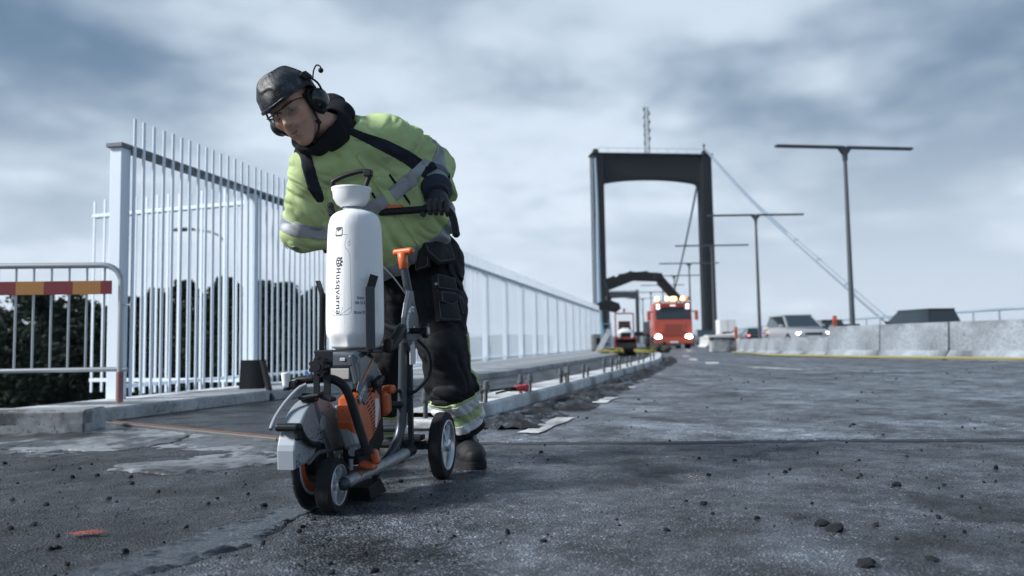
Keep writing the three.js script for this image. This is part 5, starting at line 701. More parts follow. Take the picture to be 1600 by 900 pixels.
{
  const BASE = [-0.40, 0, -3.45];
  const t = thing('person', 'worker in lime reflective jacket, black trousers and dark helmet stooping over the saw', 'person', BASE);
  const add = (name, g, m, parent = t) => { if (parent === t || true) { const k = geo(g).clone(); k.translate(-BASE[0], -BASE[1], -BASE[2]); return part(name, k, m, parent); } };
  // skeleton (metres in the scene)
  const P = [-0.415, 0.90, -3.46], N = [-0.668, 1.335, -3.02], A = normv(addv(N, P, -1)), LEN = Math.hypot(...addv(N, P, -1)), S = [0.746, 0.631, -0.208], Fr = [0.55, -0.411, 0.724];
  const shL = [-0.488, 1.335, -3.14], elL = [-0.325, 1.252, -3.36], wrL = [-0.296, 1.098, -3.168], shR = [-0.745, 1.18, -3.0], elR = [-0.805, 0.958, -3.1], wrR = [-0.665, 0.93, -3.13];
  const hipL = [-0.335, 0.845, -3.44], knL = [-0.292, 0.513, -3.25], anL = [-0.215, 0.125, -3.40], hipR = [-0.526, 0.848, -3.5], knR = [-0.525, 0.45, -3.38], anR = [-0.575, 0.085, -3.60];
  const inT = (x, y, z) => { const p = [x - P[0], y - P[1], z - P[2]]; return [dotv(p, S), dotv(p, A), dotv(p, Fr)]; };
  const prof = [[-0.22, 0.225, 0.175], [0, 0.215, 0.165], [0.2, 0.20, 0.152], [0.36, 0.205, 0.148], [0.48, 0.20, 0.135], [0.57, 0.155, 0.11], [0.63, 0.10, 0.085], [0.70, 0.07, 0.07]];
  const torso = (grow) => (x, y, z) => { const [s, a, n] = inT(x, y, z); let i = 0; while (i < prof.length - 2 && a > prof[i + 1][0]) i++; const u = clamp((a - prof[i][0]) / (prof[i + 1][0] - prof[i][0])), w = mix(prof[i][1], prof[i + 1][1], u) + grow, d = mix(prof[i][2], prof[i + 1][2], u) + grow, q = Math.pow(Math.pow(Math.abs(s / w), 2.4) + Math.pow(Math.abs(n / d), 2.4), 1 / 2.4), e = (q - 1) * Math.min(w, d) * 0.92; return Math.max(e, a - 0.66, -(grow < 0 ? 0.02 : 0.24) - a); };
  // ---- body: one continuous surface under the clothes, head included
  const HC = [-0.775, 1.358, -2.85], HL = normv([0.82, 0.37, 0.44]), HF = normv([-0.30, -0.53, 0.79]); { const d = dotv(HL, HF); for (let i = 0; i < 3; i++) HF[i] -= HL[i] * d; const l = Math.hypot(...HF); for (let i = 0; i < 3; i++) HF[i] /= l; }
  const HU = [HF[1] * HL[2] - HF[2] * HL[1], HF[2] * HL[0] - HF[0] * HL[2], HF[0] * HL[1] - HF[1] * HL[0]];
  const toHead = (x, y, z) => { const p = [x - HC[0], y - HC[1], z - HC[2]]; return [dotv(p, HL), dotv(p, HU), dotv(p, HF)]; }, fromHead = ([a, b, c]) => [0, 1, 2].map((i) => HC[i] + HL[i] * a + HU[i] * b + HF[i] * c);
  const headM = new THREE.Matrix4().makeBasis(V(...HL), V(...HU), V(...HF)).setPosition(...HC), onHead = (g) => { g.applyMatrix4(headM); return g; };
  const skull = ell([0, 0.032, -0.012], [0.074, 0.098, 0.094]), jaw = ell([0, -0.045, 0.032], [0.056, 0.072, 0.062]), chin = ell([0, -0.106, 0.066], [0.023, 0.018, 0.02]), brow = cap3([-0.036, 0.028, 0.071], [0.036, 0.028, 0.071], 0.013, 0.013), fore = ell([0, 0.055, 0.035], [0.062, 0.05, 0.052]);
  const noseB = cap3([0, 0.018, 0.082], [0, -0.026, 0.107], 0.0085, 0.011), noseL = ell([0.012, -0.03, 0.094], [0.0095, 0.0085, 0.011]), noseR = ell([-0.012, -0.03, 0.094], [0.0095, 0.0085, 0.011]), lipU = chain([[-0.023, -0.066, 0.078], [-0.008, -0.0605, 0.0895], [0, -0.062, 0.0905], [0.008, -0.0605, 0.0895], [0.023, -0.066, 0.078]], [0.003, 0.0055, 0.0055, 0.0055, 0.003], 0.004), lipD = chain([[-0.021, -0.068, 0.078], [0, -0.073, 0.0875], [0.021, -0.068, 0.078]], [0.003, 0.0068, 0.003], 0.004), mouth = ell([0, -0.06, 0.062], [0.034, 0.03, 0.024]);
  const chk = [ell([0.043, -0.012, 0.05], [0.026, 0.024, 0.028]), ell([-0.043, -0.012, 0.05], [0.026, 0.024, 0.028])], sock = [ell([0.031, 0.009, 0.086], [0.018, 0.0115, 0.014]), ell([-0.031, 0.009, 0.086], [0.018, 0.0115, 0.014])], eye = [ell([0.031, 0.006, 0.0655], [0.0118, 0.0118, 0.0118]), ell([-0.031, 0.006, 0.0655], [0.0118, 0.0118, 0.0118])], lid = [chain([[0.019, 0.006, 0.074], [0.031, 0.0115, 0.0745], [0.043, 0.006, 0.072]], [0.003, 0.0045, 0.003], 0.003), chain([[-0.019, 0.006, 0.074], [-0.031, 0.0115, 0.0745], [-0.043, 0.006, 0.072]], [0.003, 0.0045, 0.003], 0.003)], ears = [ell([0.076, -0.005, -0.012], [0.012, 0.032, 0.02]), ell([-0.076, -0.005, -0.012], [0.012, 0.032, 0.02])];
  const neckF = cap3(fromHead([0, -0.06, -0.03]), addv(N, A, -0.02), 0.054, 0.064);
  const headF = (x, y, z) => { const [a, b, c] = toHead(x, y, z); let d = smin(skull(a, b, c), jaw(a, b, c), 0.035); d = smin(d, fore(a, b, c), 0.02); d = smin(d, chin(a, b, c), 0.03); d = smin(d, mouth(a, b, c), 0.025); for (const q of chk) d = smin(d, q(a, b, c), 0.025); d = smin(d, brow(a, b, c), 0.016); for (const q of sock) d = smax(d, -q(a, b, c), 0.012); for (const q of eye) d = smin(d, q(a, b, c), 0.002); for (const q of lid) d = smin(d, q(a, b, c), 0.005); d = smin(d, noseB(a, b, c), 0.014); d = smin(d, Math.min(noseL(a, b, c), noseR(a, b, c)), 0.007); d = smin(d, lipU(a, b, c), 0.004); d = smin(d, lipD(a, b, c), 0.005); d = smax(d, -(ell([0, -0.0672, 0.094], [0.02, 0.0012, 0.006])(a, b, c)), 0.002); for (const q of ears) d = smin(d, q(a, b, c), 0.008); return smin(d, neckF(x, y, z), 0.03); };
  const coreT = torso(-0.075), coreA = [chain([shL, elL, wrL], [0.05, 0.04, 0.03], 0.02), chain([shR, elR, wrR], [0.05, 0.04, 0.03], 0.02), chain([hipL, knL, anL], [0.075, 0.05, 0.038], 0.02), chain([hipR, knR, anR], [0.075, 0.05, 0.038], 0.02), cap3(hipL, hipR, 0.07, 0.07), chain([anL, [-0.19, 0.055, -3.29]], [0.038, 0.03], 0.01), chain([anR, [-0.56, 0.055, -3.48]], [0.038, 0.03], 0.01)];
  const skinC = (x, y, z) => { const [a, b, c] = toHead(x, y, z), n = fbm(x * 40, y * 40, z * 40, 3); let k = [0.46 + n * 0.08, 0.275 + n * 0.05, 0.205 + n * 0.04]; const mixc = (q, w) => { k = k.map((v, i) => mix(v, q[i], w)); };
    mixc([0.5, 0.24, 0.18], 0.5 * sstep(0.03, 0.01, Math.hypot(Math.abs(a) - 0.042, b + 0.02, (c - 0.07) * 0.5))); if (lipU(a, b, c) < 0.0015 || lipD(a, b, c) < 0.001) mixc([0.36, 0.15, 0.125], 0.7);
    const st = sstep(-0.035, -0.055, b) * sstep(0.0, 0.03, c + 0.02) * (0.55 + n); if (b < -0.035) mixc([0.13, 0.09, 0.075], 0.55 * clamp(st)); mixc([0.12, 0.08, 0.065], 0.42 * sstep(0.011, 0.004, Math.abs(b + 0.05)) * sstep(0.034, 0.02, Math.abs(a)) * sstep(0.05, 0.07, c) * clamp(0.8 + n * 2)); const brw = Math.abs(b - 0.026 - Math.abs(a) * 0.1 + Math.abs(Math.abs(a) - 0.03) * 0.1) < 0.0045 && Math.abs(Math.abs(a) - 0.032) < 0.02 && c > 0.06; if (brw) mixc([0.06, 0.045, 0.035], 0.85);
    for (let i = 0; i < 2; i++) if (eye[i](a, b, c) < 0.0008) { k = [0.40, 0.37, 0.35]; const s = i ? -1 : 1, q = Math.hypot(a - s * 0.031 + 0.002, b + 0.003); if (q < 0.0055) k = [0.05, 0.06, 0.07]; if (b > 0.001) k = [0.012, 0.01, 0.009]; if (b > 0.004) k = [0.37, 0.22, 0.165]; } return k; };
  const bodyLow = (x, y, z) => { let d = coreT(x, y, z); for (const q of coreA) d = smin(d, q(x, y, z), 0.03); return smin(d, neckF(x, y, z), 0.02); };
  // the head grid (3 mm) and the body grid (12 mm) meet at a plane through the neck, inside the collar
  const cutN = normv(addv(fromHead([0, -0.06, -0.03]), N, -1)), cutP = addv(N, cutN, 0.02), side = (x, y, z) => dotv([x - cutP[0], y - cutP[1], z - cutP[2]], cutN);
  add('body', [nets((x, y, z) => Math.max(headF(x, y, z), -side(x, y, z)), [-0.95, 1.17, -3.12], [-0.55, 1.56, -2.66], 0.003, { color: skinC }), nets((x, y, z) => Math.max(bodyLow(x, y, z), side(x, y, z) - 0.012), [-1.0, 0, -3.75], [-0.1, 1.5, -2.8], 0.012, { color: () => [0.46, 0.275, 0.205] })], phys([1, 1, 1], 0.5, { vertexColors: true, specularIntensity: 0.6 }));
  // ---- fabric materials
  const weave = tex(256, 256, (u, v) => 0.5 + 0.25 * Math.sin(u * 256 * 0.7) * Math.sin(v * 256 * 0.7) + pfbm(u, v, 32, 3) * 0.4); weave.repeat.set(14, 14); const soil = tex(512, 512, (u, v) => { const a = 0.92 + pfbm(u, v, 5, 5) * 0.18, d = sstep(0.28, 0.45, pfbm(u + 0.4, v, 9, 5)) * 0.08; return [a - d, a - d * 1.02, a - d * 0.9]; }, { srgb: true }); soil.repeat.set(2.2, 2.2);
  const lime = std([0.51, 0.65, 0.30], 0.78, { bumpMap: weave, bumpScale: 0.0006, map: soil }), navy = std([0.014, 0.018, 0.027], 0.8, { bumpMap: weave, bumpScale: 0.0007 }), refl = std([0.34, 0.37, 0.40], 0.42, { bumpMap: weave, bumpScale: 0.0004, metalness: 0.15, map: soil }), reflPale = std([0.72, 0.75, 0.78], 0.45, { bumpMap: weave, bumpScale: 0.0004, map: soil }), black = std([0.012, 0.0135, 0.016], 0.8, { bumpMap: weave, bumpScale: 0.0009 }), blackP = std([0.02, 0.023, 0.027], 0.75, { bumpMap: weave, bumpScale: 0.0012 }), thread = std([0.16, 0.175, 0.19], 0.8), fleece = std([0.011, 0.0125, 0.016], 0.95, { bumpMap: weave, bumpScale: 0.002 });
  // ---- jacket
  const tJ = torso(0.012), armLu = cap3(shL, elL, 0.093, 0.083), armLf = cap3(elL, lerpv(elL, wrL, 0.95), 0.08, 0.062), armRu = cap3(shR, elR, 0.092, 0.08), armRf = cap3(elR, lerpv(elR, wrR, 0.95), 0.08, 0.055), belly = (x, y, z) => { const [s, a, n] = inT(x, y, z); return ell([0.02, 0.17, 0.03], [0.20, 0.2, 0.165])(s, a, n); };
  const fL = normv(addv(wrL, elL, -1)), fR = normv(addv(wrR, elR, -1)), along1 = (o, d) => (x, y, z) => (x - o[0]) * d[0] + (y - o[1]) * d[1] + (z - o[2]) * d[2], sL = along1(elL, fL), sR = along1(elR, fR), lenL = Math.hypot(...addv(wrL, elL, -1)), uL = normv(addv(elL, shL, -1)), tL = along1(shL, uL), uLen = Math.hypot(...addv(elL, shL, -1)), tR = along1(shR, normv(addv(elR, shR, -1)));
  const uF = normv(addv(elL, shL, -1)), uG = normv(addv(elR, shR, -1)), perp = (d) => { const a = normv([d[1], -d[0], 0]); return [a, [d[1] * a[2] - d[2] * a[1], d[2] * a[0] - d[0] * a[2], d[0] * a[1] - d[1] * a[0]]]; }, pF = perp(uF), pG = perp(uG), val = (n, k) => k * (0.2 - Math.abs(n));
  const sleeveFold = (x, y, z, o, u, pq) => { const p = [x - o[0], y - o[1], z - o[2]], q = dotv(p, u), c = dotv(p, pq[0]), e = dotv(p, pq[1]), w = noise3(q * 7, c * 7, e * 7) * 0.8; return val(noise3(q * 17 + w + c * 7, c * 8 + w, e * 8), 0.024) + val(noise3(q * 34 + c * 12 + w * 2, c * 13, e * 13 + 5), 0.012); };
  const fold = (x, y, z) => { // creases: narrow valleys between broad folds that follow the pull of the cloth
    const [s, a, n] = inT(x, y, z), w = noise3(s * 5, a * 5, n * 5) * 0.7, low = sstep(0.40, 0.28, a), tf = low * val(noise3(s * 19 + w, a * 4.5 + 3 + w * 0.4, n * 6), 0.032) + (1 - low) * val(noise3((s * 0.6 + a * 0.8) * 13 + w, (s * 0.8 - a * 0.6) * 4.5, n * 5), 0.021) + val(noise3(s * 30 + w * 2 + a * 8, a * 11, n * 12), 0.009) + 0.008 * noise3(s * 5 + 9, a * 5, n * 5);
    const dl = armLu(x, y, z), dr = armRu(x, y, z), wl = sstep(0.05, 0.0, dl), wr = sstep(0.05, 0.0, Math.min(dr, armRf(x, y, z))); return tf * (1 - Math.max(wl, wr)) + (wl > 0 ? wl * sleeveFold(x, y, z, shL, uF, pF) : 0) + (wr > 0 ? wr * sleeveFold(x, y, z, shR, uG, pG) : 0); };
  const jac0 = (x, y, z) => { const t0 = smin(tJ(x, y, z), belly(x, y, z), 0.05), aL = smin(armLu(x, y, z), Math.max(armLf(x, y, z), sL(x, y, z) - lenL * 0.56), 0.03), aR = smin(armRu(x, y, z), armRf(x, y, z), 0.03); return smin(smin(t0, aL, 0.05), aR, 0.045) + fold(x, y, z); };
  const hem = (x, y, z) => { const [s, a, n] = inT(x, y, z); return -(a - 0.05 - n * 0.10 + 0.012 * Math.sin(s * 22)); };
  const neckHole = cap3(addv(addv(N, A, -0.015), Fr, 0.01), addv(addv(N, A, 0.2), Fr, 0.05), 0.075, 0.10), collarCut = (x, y, z) => -neckHole(x, y, z);
  const jac = (x, y, z) => smax(smax(jac0(x, y, z), hem(x, y, z), 0.01), collarCut(x, y, z), 0.015), JB = [[-1.0, 0.74, -3.68], [-0.17, 1.56, -2.76]];
  const jacket = add('jacket', nets(jac, ...JB, 0.0065), lime);
  // bands and panels sewn on: the same cloth surface, 3 mm proud, inside a cut region
  const onJ = (region, h = 0.0046, lift = 0.0042, box = JB) => nets((x, y, z) => { const d = jac(x, y, z); return Math.max(d - lift, -d - 0.013, region(x, y, z)); }, ...box, h);
  const arm = (x, y, z) => Math.min(armLu(x, y, z), armLf(x, y, z)), armR_ = (x, y, z) => Math.min(armRu(x, y, z), armRf(x, y, z)), notArm = (x, y, z) => 0.02 - Math.min(arm(x, y, z), armR_(x, y, z) + 0.0);
  const slab = (v, a, b) => Math.max(a - v, v - b);
  add('reflective_band', onJ((x, y, z) => Math.max(slab(-hem(x, y, z), 0.012, 0.072), -armR_(x, y, z))), refl, jacket);
  add('reflective_band', onJ((x, y, z) => { const q = inT(x, y, z); return Math.max(slab(q[1] - q[2] * 0.1 + 0.06 * q[0], 0.335, 0.395), notArm(x, y, z)); }, 0.0046, 0.005), refl, jacket);
  add('reflective_band', onJ((x, y, z) => Math.max(slab(tL(x, y, z), uLen * 0.66, uLen * 0.66 + 0.055), arm(x, y, z) - 0.03, -tJ(x, y, z) + 0.0)), refl, jacket);
  add('reflective_band', onJ((x, y, z) => Math.max(slab(tR(x, y, z), 0.205, 0.255), armR_(x, y, z) - 0.035)), refl, jacket);
  const dist2 = (pts) => (s, a) => { let m = 9; for (let i = 0; i < pts.length - 1; i++) { const [p, q] = [pts[i], pts[i + 1]], dx = q[0] - p[0], dy = q[1] - p[1], u = clamp(((s - p[0]) * dx + (a - p[1]) * dy) / (dx * dx + dy * dy)), w = mix(p[2], q[2], u); m = Math.min(m, Math.hypot(s - p[0] - dx * u, a - p[1] - dy * u) - w); } return m; };
  const pl = dist2([[0.0, 0.69, 0.012], [0.04, 0.625, 0.016], [0.10, 0.535, 0.024], [0.145, 0.455, 0.026], [0.185, 0.36, 0.03], [0.225, 0.30, 0.045]]), pr = dist2([[-0.165, 0.70, 0.014], [-0.195, 0.655, 0.02], [-0.222, 0.59, 0.024], [-0.23, 0.53, 0.014]]);
  add('side_panel', onJ((x, y, z) => { const q = inT(x, y, z); return Math.max(pl(q[0], q[1]), -q[2] - 0.02); }), navy, jacket); add('side_panel', onJ((x, y, z) => { const q = inT(x, y, z); return Math.max(pr(q[0], q[1]), -q[2]); }), navy, jacket);
  const zp = [dist2([[-0.055, 0.435, 0.005], [-0.06, 0.35, 0.005]]), dist2([[0.045, 0.445, 0.005], [0.05, 0.30, 0.005]])]; for (const q0 of zp) add('pocket_zip', onJ((x, y, z) => { const q = inT(x, y, z); return Math.max(q0(q[0], q[1]), -q[2]); }, 0.004, 0.0045, [[-0.85, 0.98, -3.4], [-0.4, 1.4, -2.76]]), black, jacket);
  add('placket', onJ((x, y, z) => { const q = inT(x, y, z); return Math.max(dist2([[-0.012, 0.57, 0.016], [-0.005, 0.1, 0.018]])(q[0], q[1]), -q[2]); }, 0.0046, 0.0055), lime, jacket);
  // cuff: navy knit sleeve end with a band
  const cuffF = (x, y, z) => { const v = sL(x, y, z); return Math.max(cap3(elL, wrL, 0.070, 0.058)(x, y, z) + 0.010 * (Math.abs(noise3(x * 22, y * 30, z * 22)) - 0.25) - 0.006 * Math.sin(v * 70), lenL * 0.42 - v, v - lenL * 1.02); }, CB = [[-0.45, 0.98, -3.45], [-0.2, 1.32, -3.0]];
  const cuff = add('cuff', nets(cuffF, ...CB, 0.0045), std([0.018, 0.026, 0.048], 0.85, { bumpMap: weave, bumpScale: 0.001 }), jacket); add('reflective_band', nets((x, y, z) => { const d = cuffF(x, y, z), v = sL(x, y, z); return Math.max(d - 0.004, -d - 0.004, slab(v, lenL * 0.58, lenL * 0.74)); }, ...CB, 0.004), refl, jacket);
  // collar and hood of dark fleece
  const C = [[-0.775, 1.255, -2.905], [-0.745, 1.225, -2.88], [-0.70, 1.225, -2.875], [-0.655, 1.27, -2.91], [-0.638, 1.335, -2.975], [-0.645, 1.40, -3.03], [-0.69, 1.44, -3.07], [-0.75, 1.42, -3.07], [-0.785, 1.36, -3.02], [-0.79, 1.30, -2.96]];
  const hood0 = chain([...C, C[0]], [0.024, 0.026, 0.028, 0.032, 0.038, 0.044, 0.046, 0.042, 0.036, 0.028, 0.024], 0.02), hoodBase = cap3([-0.68, 1.30, -2.98], [-0.70, 1.33, -3.0], 0.07, 0.065), headClear = (x, y, z) => 0.012 - headF(x, y, z);
  add('hood', nets((x, y, z) => { let d = smin(hood0(x, y, z), hoodBase(x, y, z), 0.05); d += 0.014 * (Math.abs(noise3(x * 16, y * 16, z * 16)) - 0.2); return smax(d, headClear(x, y, z), 0.01); }, [-0.92, 1.1, -3.2], [-0.5, 1.56, -2.78], 0.006), fleece);
  // ---- trousers
  const foldL = (x, y, z) => { const w = noise3(x * 6, y * 6, z * 6); return -0.022 * (Math.abs(noise3(x * 7 + w, y * 14 + w * 2 + x * 8, z * 7)) - 0.22) - 0.009 * (Math.abs(noise3(x * 22, y * 26 + x * 10, z * 22)) - 0.22); };
  const legL = chain([hipL, lerpv(hipL, knL, 0.5), knL, lerpv(knL, anL, 0.5), lerpv(knL, anL, 0.93)], [0.118, 0.108, 0.092, 0.092, 0.094], 0.04), legR = chain([hipR, lerpv(hipR, knR, 0.5), knR, lerpv(knR, anR, 0.5), lerpv(knR, anR, 0.93)], [0.116, 0.105, 0.088, 0.088, 0.09], 0.04), seat = chain([hipL, [-0.43, 0.88, -3.52], hipR], [0.118, 0.122, 0.116], 0.03), waist = cap3(P, addv(P, A, 0.10), 0.15, 0.135);
  const dL = normv(addv(anL, knL, -1)), dR = normv(addv(anR, knR, -1)), kL = along1(knL, dL), kR = along1(knR, dR), shinL = Math.hypot(...addv(anL, knL, -1)), shinR = Math.hypot(...addv(anR, knR, -1));
  const trF = (x, y, z) => smax(smin(smin(legL(x, y, z), legR(x, y, z), 0.02), smin(seat(x, y, z), waist(x, y, z), 0.04), 0.05) + foldL(x, y, z), Math.max(y < 0.4 && x > -0.4 ? kL(x, y, z) - shinL * 0.95 : -1, y < 0.4 && x < -0.4 ? kR(x, y, z) - shinR * 0.92 : -1), 0.008), TB = [[-0.72, 0.02, -3.78], [-0.1, 1.08, -3.05]];
  const trousers = add('trousers', nets(trF, ...TB, 0.0065), black);
  const onT = (region, lift = 0.004, h = 0.005, box = TB) => nets((x, y, z) => { const d = trF(x, y, z); return Math.max(d - lift, -d - 0.006, region(x, y, z)); }, ...box, h), LB = [[-0.40, 0.05, -3.6], [-0.05, 0.55, -3.1]], RB = [[-0.72, 0.03, -3.78], [-0.4, 0.5, -3.25]];
  for (const [k, len, box] of [[kL, shinL, LB], [kR, shinR, RB]]) {
    add('hi_vis_band', onT((x, y, z) => slab(k(x, y, z), len * 0.56, len * 0.83), 0.004, 0.005, box), lime, trousers); add('reflective_band', onT((x, y, z) => slab(k(x, y, z), len * 0.59, len * 0.70), 0.0065, 0.0045, box), reflPale, trousers); add('reflective_band', onT((x, y, z) => slab(k(x, y, z), len * 0.79, len * 0.885), 0.0065, 0.0045, box), reflPale, trousers); }
  add('side_piping', onT((x, y, z) => { const k = kL(x, y, z) / shinL, cx = mix(knL[0], anL[0], k), cz = mix(knL[2], anL[2], k), a = Math.atan2(x - cx, z - cz); return Math.max(Math.abs(a - 1.62) - 0.14, slab(k, -0.02, 0.58)) * 0.08; }, 0.005, 0.0045, LB), lime, trousers);
  add('knee_patch', onT((x, y, z) => { const k = kL(x, y, z), cx = mix(knL[0], anL[0], k / shinL), cz = mix(knL[2], anL[2], k / shinL), a = Math.atan2(x - cx, z - cz); return Math.max(Math.abs(a - 0.25) - 1.1, slab(k / shinL, -0.16, 0.5)) * 0.08; }, 0.004, 0.005, [[-0.45, 0.25, -3.5], [-0.1, 0.65, -3.05]]), blackP, trousers);
  // pockets: sheets of heavy cloth with flaps and pale stitching, from corner points
  const sheet = (c, th, bulge = 0.012, name = 'pocket', mat = blackP, parent = trousers, stitch = true) => { // c: outline points in the scene, first edge on top
    const m = c.reduce((a, b) => addv(a, b, 1 / c.length), [0, 0, 0]), nn = normv((() => { const a = addv(c[1], c[0], -1), b = addv(c[2], c[0], -1); return [a[1] * b[2] - a[2] * b[1], a[2] * b[0] - a[0] * b[2], a[0] * b[1] - a[1] * b[0]]; })()), fl = nn[2] < 0 ? -1 : 1, n = nn.map((v) => v * fl), rings = 5, Pp = [], Ii = [], K = c.length;
    const edge = []; for (let i = 0; i < K; i++) for (let q = 0; q < 6; q++) edge.push(lerpv(c[i], c[(i + 1) % K], q / 6)); const E = edge.length;
    for (let r = 0; r <= rings; r++) for (const e of edge) { const u = r / rings, pt = lerpv(e, m, u), b = bulge * Math.sin(u * Math.PI / 2) + noise3(pt[0] * 30, pt[1] * 30, pt[2] * 30) * 0.005 * Math.min(1, u * 3); Pp.push(...addv(pt, n, th + b)); } for (const e of edge) Pp.push(...addv(e, n, -0.012));
    for (let r = 0; r < rings; r++) for (let i = 0; i < E; i++) { const a = r * E + i, b = r * E + (i + 1) % E; Ii.push(a, b, a + E, b, b + E, a + E); } const o = (rings + 1) * E; for (let i = 0; i < E; i++) { const b = (i + 1) % E; Ii.push(i, o + i, b, b, o + i, o + b); }
    let g = new THREE.BufferGeometry(); g.setAttribute('position', new THREE.Float32BufferAttribute(Pp, 3)); if (fl > 0) { for (let i = 0; i < Ii.length; i += 3) { const w = Ii[i]; Ii[i] = Ii[i + 1]; Ii[i + 1] = w; } } g.setIndex(Ii); g = toCreasedNormals(g, 0.9); const k = add(name, g, mat, parent);
    if (stitch) { const pts = edge.map((e) => addv(lerpv(e, m, 0.09), n, th + 0.0028 + bulge * 0.13)); add('stitching', tube(pts, 0.0009, E * 2, 5, true, 0.05), thread, parent === trousers ? k : parent); } return k; };
  sheet([[-0.375, 0.962, -3.27], [-0.265, 0.95, -3.36], [-0.232, 0.845, -3.30], [-0.292, 0.828, -3.22], [-0.345, 0.875, -3.20]], 0.004, 0.016, 'holster_pocket');
  sheet([[-0.40, 0.93, -3.27], [-0.33, 0.9, -3.22], [-0.335, 0.815, -3.21], [-0.39, 0.80, -3.24]], 0.0, 0.012, 'holster_pocket');
  const cg = sheet([[-0.316, 0.742, -3.205], [-0.245, 0.735, -3.27], [-0.212, 0.590, -3.235], [-0.292, 0.590, -3.145]], 0.010, 0.018, 'cargo_pocket');
  sheet([[-0.318, 0.778, -3.215], [-0.248, 0.765, -3.285], [-0.238, 0.712, -3.27], [-0.312, 0.718, -3.195]], 0.022, 0.008, 'pocket_flap'); sheet([[-0.303, 0.708, -3.18], [-0.238, 0.700, -3.245], [-0.236, 0.668, -3.24], [-0.262, 0.655, -3.215], [-0.298, 0.668, -3.175]], 0.026, 0.008, 'pocket_flap'); sheet([[-0.232, 0.70, -3.27], [-0.216, 0.69, -3.30], [-0.205, 0.625, -3.285], [-0.215, 0.62, -3.25]], 0.012, 0.01, 'pocket_side');
  add('snap_button', xf(new THREE.SphereGeometry(0.006, 14, 10), [-0.302, 0.742, -3.176], [0, 0, 0], [1, 1, 0.5]), M.galv, trousers); add('pocket_tag', xf(rbox(0.022, 0.006, 0.002, 0.0005), [-0.262, 0.690, -3.188], [0, 0.7, 0]), std([0.6, 0.55, 0.55], 0.6), trousers);
  add('belt_loop', [beam([-0.255, 0.985, -3.36], [-0.235, 0.955, -3.37], 0.012, 0.02, [0, 0, 1]), beam([-0.29, 1.0, -3.34], [-0.265, 0.962, -3.36], 0.02, 0.012, [0, 0, 1])], black, trousers);
  // ---- boots
  const boot = (an, toe, seed) => { const d = normv([toe[0] - an[0], 0, toe[2] - an[2]]), heel = [an[0] - d[0] * 0.06, 0.045, an[2] - d[2] * 0.06], ball = [toe[0] - d[0] * 0.06, 0.05, toe[2] - d[2] * 0.06], f1 = chain([heel, ball, [toe[0] - d[0] * 0.015, 0.044, toe[2] - d[2] * 0.015]], [0.044, 0.05, 0.042], 0.02), f2 = chain([[an[0], 0.23, an[2]], [an[0] - d[0] * 0.01, 0.1, an[2] - d[2] * 0.01], heel], [0.056, 0.05, 0.044], 0.03), f3 = cap3([an[0], 0.12, an[2]], ball, 0.045, 0.042);
    const F = (x, y, z) => { let q = smin(smin(f1(x, y, z), f2(x, y, z), 0.03), f3(x, y, z), 0.03); q += 0.006 * (Math.abs(noise3(x * 25, y * 25 + seed, z * 25)) - 0.2); return Math.max(q, 0.022 - y); }, bx = [[Math.min(heel[0], toe[0]) - 0.1, -0.01, Math.min(heel[2], toe[2]) - 0.1], [Math.max(heel[0], toe[0]) + 0.1, 0.30, Math.max(heel[2], toe[2]) + 0.1]];
    const mud = std([0.026, 0.034, 0.044], 0.5, { map: concMap2, bumpMap: concBump, bumpScale: 0.006 }), b = add('boot', nets(F, ...bx, 0.005), mud); add('sole', nets((x, y, z) => Math.max(f1(x, y * 0.0 + 0.045, z) - 0.006, y - 0.034, 0.002 - y), ...bx, 0.005), M.rubber, b); const cap_ = [toe[0] - d[0] * 0.03, 0.05, toe[2] - d[2] * 0.03]; add('toe_cap', nets((x, y, z) => { const q = F(x, y, z); return Math.max(q - 0.004, -q - 0.005, -((x - cap_[0]) * d[0] + (z - cap_[2]) * d[2]) - 0.012, 0.03 - y); }, ...bx, 0.0045), std([0.014, 0.016, 0.019], 0.6), b);
    add('lace_disc', xf(new THREE.CylinderGeometry(0.016, 0.018, 0.02, 18), [0, 0, 0], [Math.PI / 2 - 0.7, 0, 0]).rotateY(Math.atan2(d[0], d[2])).translate(an[0] + d[0] * 0.056, 0.135, an[2] + d[2] * 0.056), M.galv, b); return b; };
  boot(anL, [-0.155, 0.03, -3.235], 1); boot(anR, [-0.52, 0.03, -3.44], 5);
  // ---- gloves: five separate fingers closed round the handlebar (positions in the saw's axes, then turned into the scene)
  const th = -10 * Math.PI / 180, W = ([l, y, f]) => [-0.5435 + Math.cos(th) * l + Math.sin(th) * f, y, -2.463 - Math.sin(th) * l + Math.cos(th) * f];
  const glove = (l0, dir, wrist, bend, drop = 0) => {
    const K = [0, 1, 2, 3].map((i) => [l0 + dir * (i * 0.0225 - 0.034), 1.055 - i * 0.001 - bend[i], -0.668 + Math.abs(i - 1) * 0.003]), fs = [], rr = [0.0108, 0.0112, 0.0108, 0.0098];
    K.forEach(([l, y, f], i) => { const o = y - 1.055, q = dir * 0.004; fs.push(chain([[l, y, f], [l + q, 1.0575 + o, -0.640], [l + q * 1.5, 1.043 + o, -0.6245], [l + q * 2, 1.022 + o, -0.6235], [l + q * 2, 1.008 + o, -0.636]].map(W), [rr[i] * 1.1, rr[i] * 1.08, rr[i], rr[i] * 0.96, rr[i] * 0.86], 0.004)); });
    const thumb = chain([[l0 - dir * 0.035, 1.05 - drop, -0.695], [l0 - dir * 0.056, 1.035 - drop, -0.672], [l0 - dir * 0.06, 1.012 - drop, -0.652], [l0 - dir * 0.052, 1.004 - drop, -0.634]].map(W), [0.016, 0.0135, 0.012, 0.0105], 0.006);
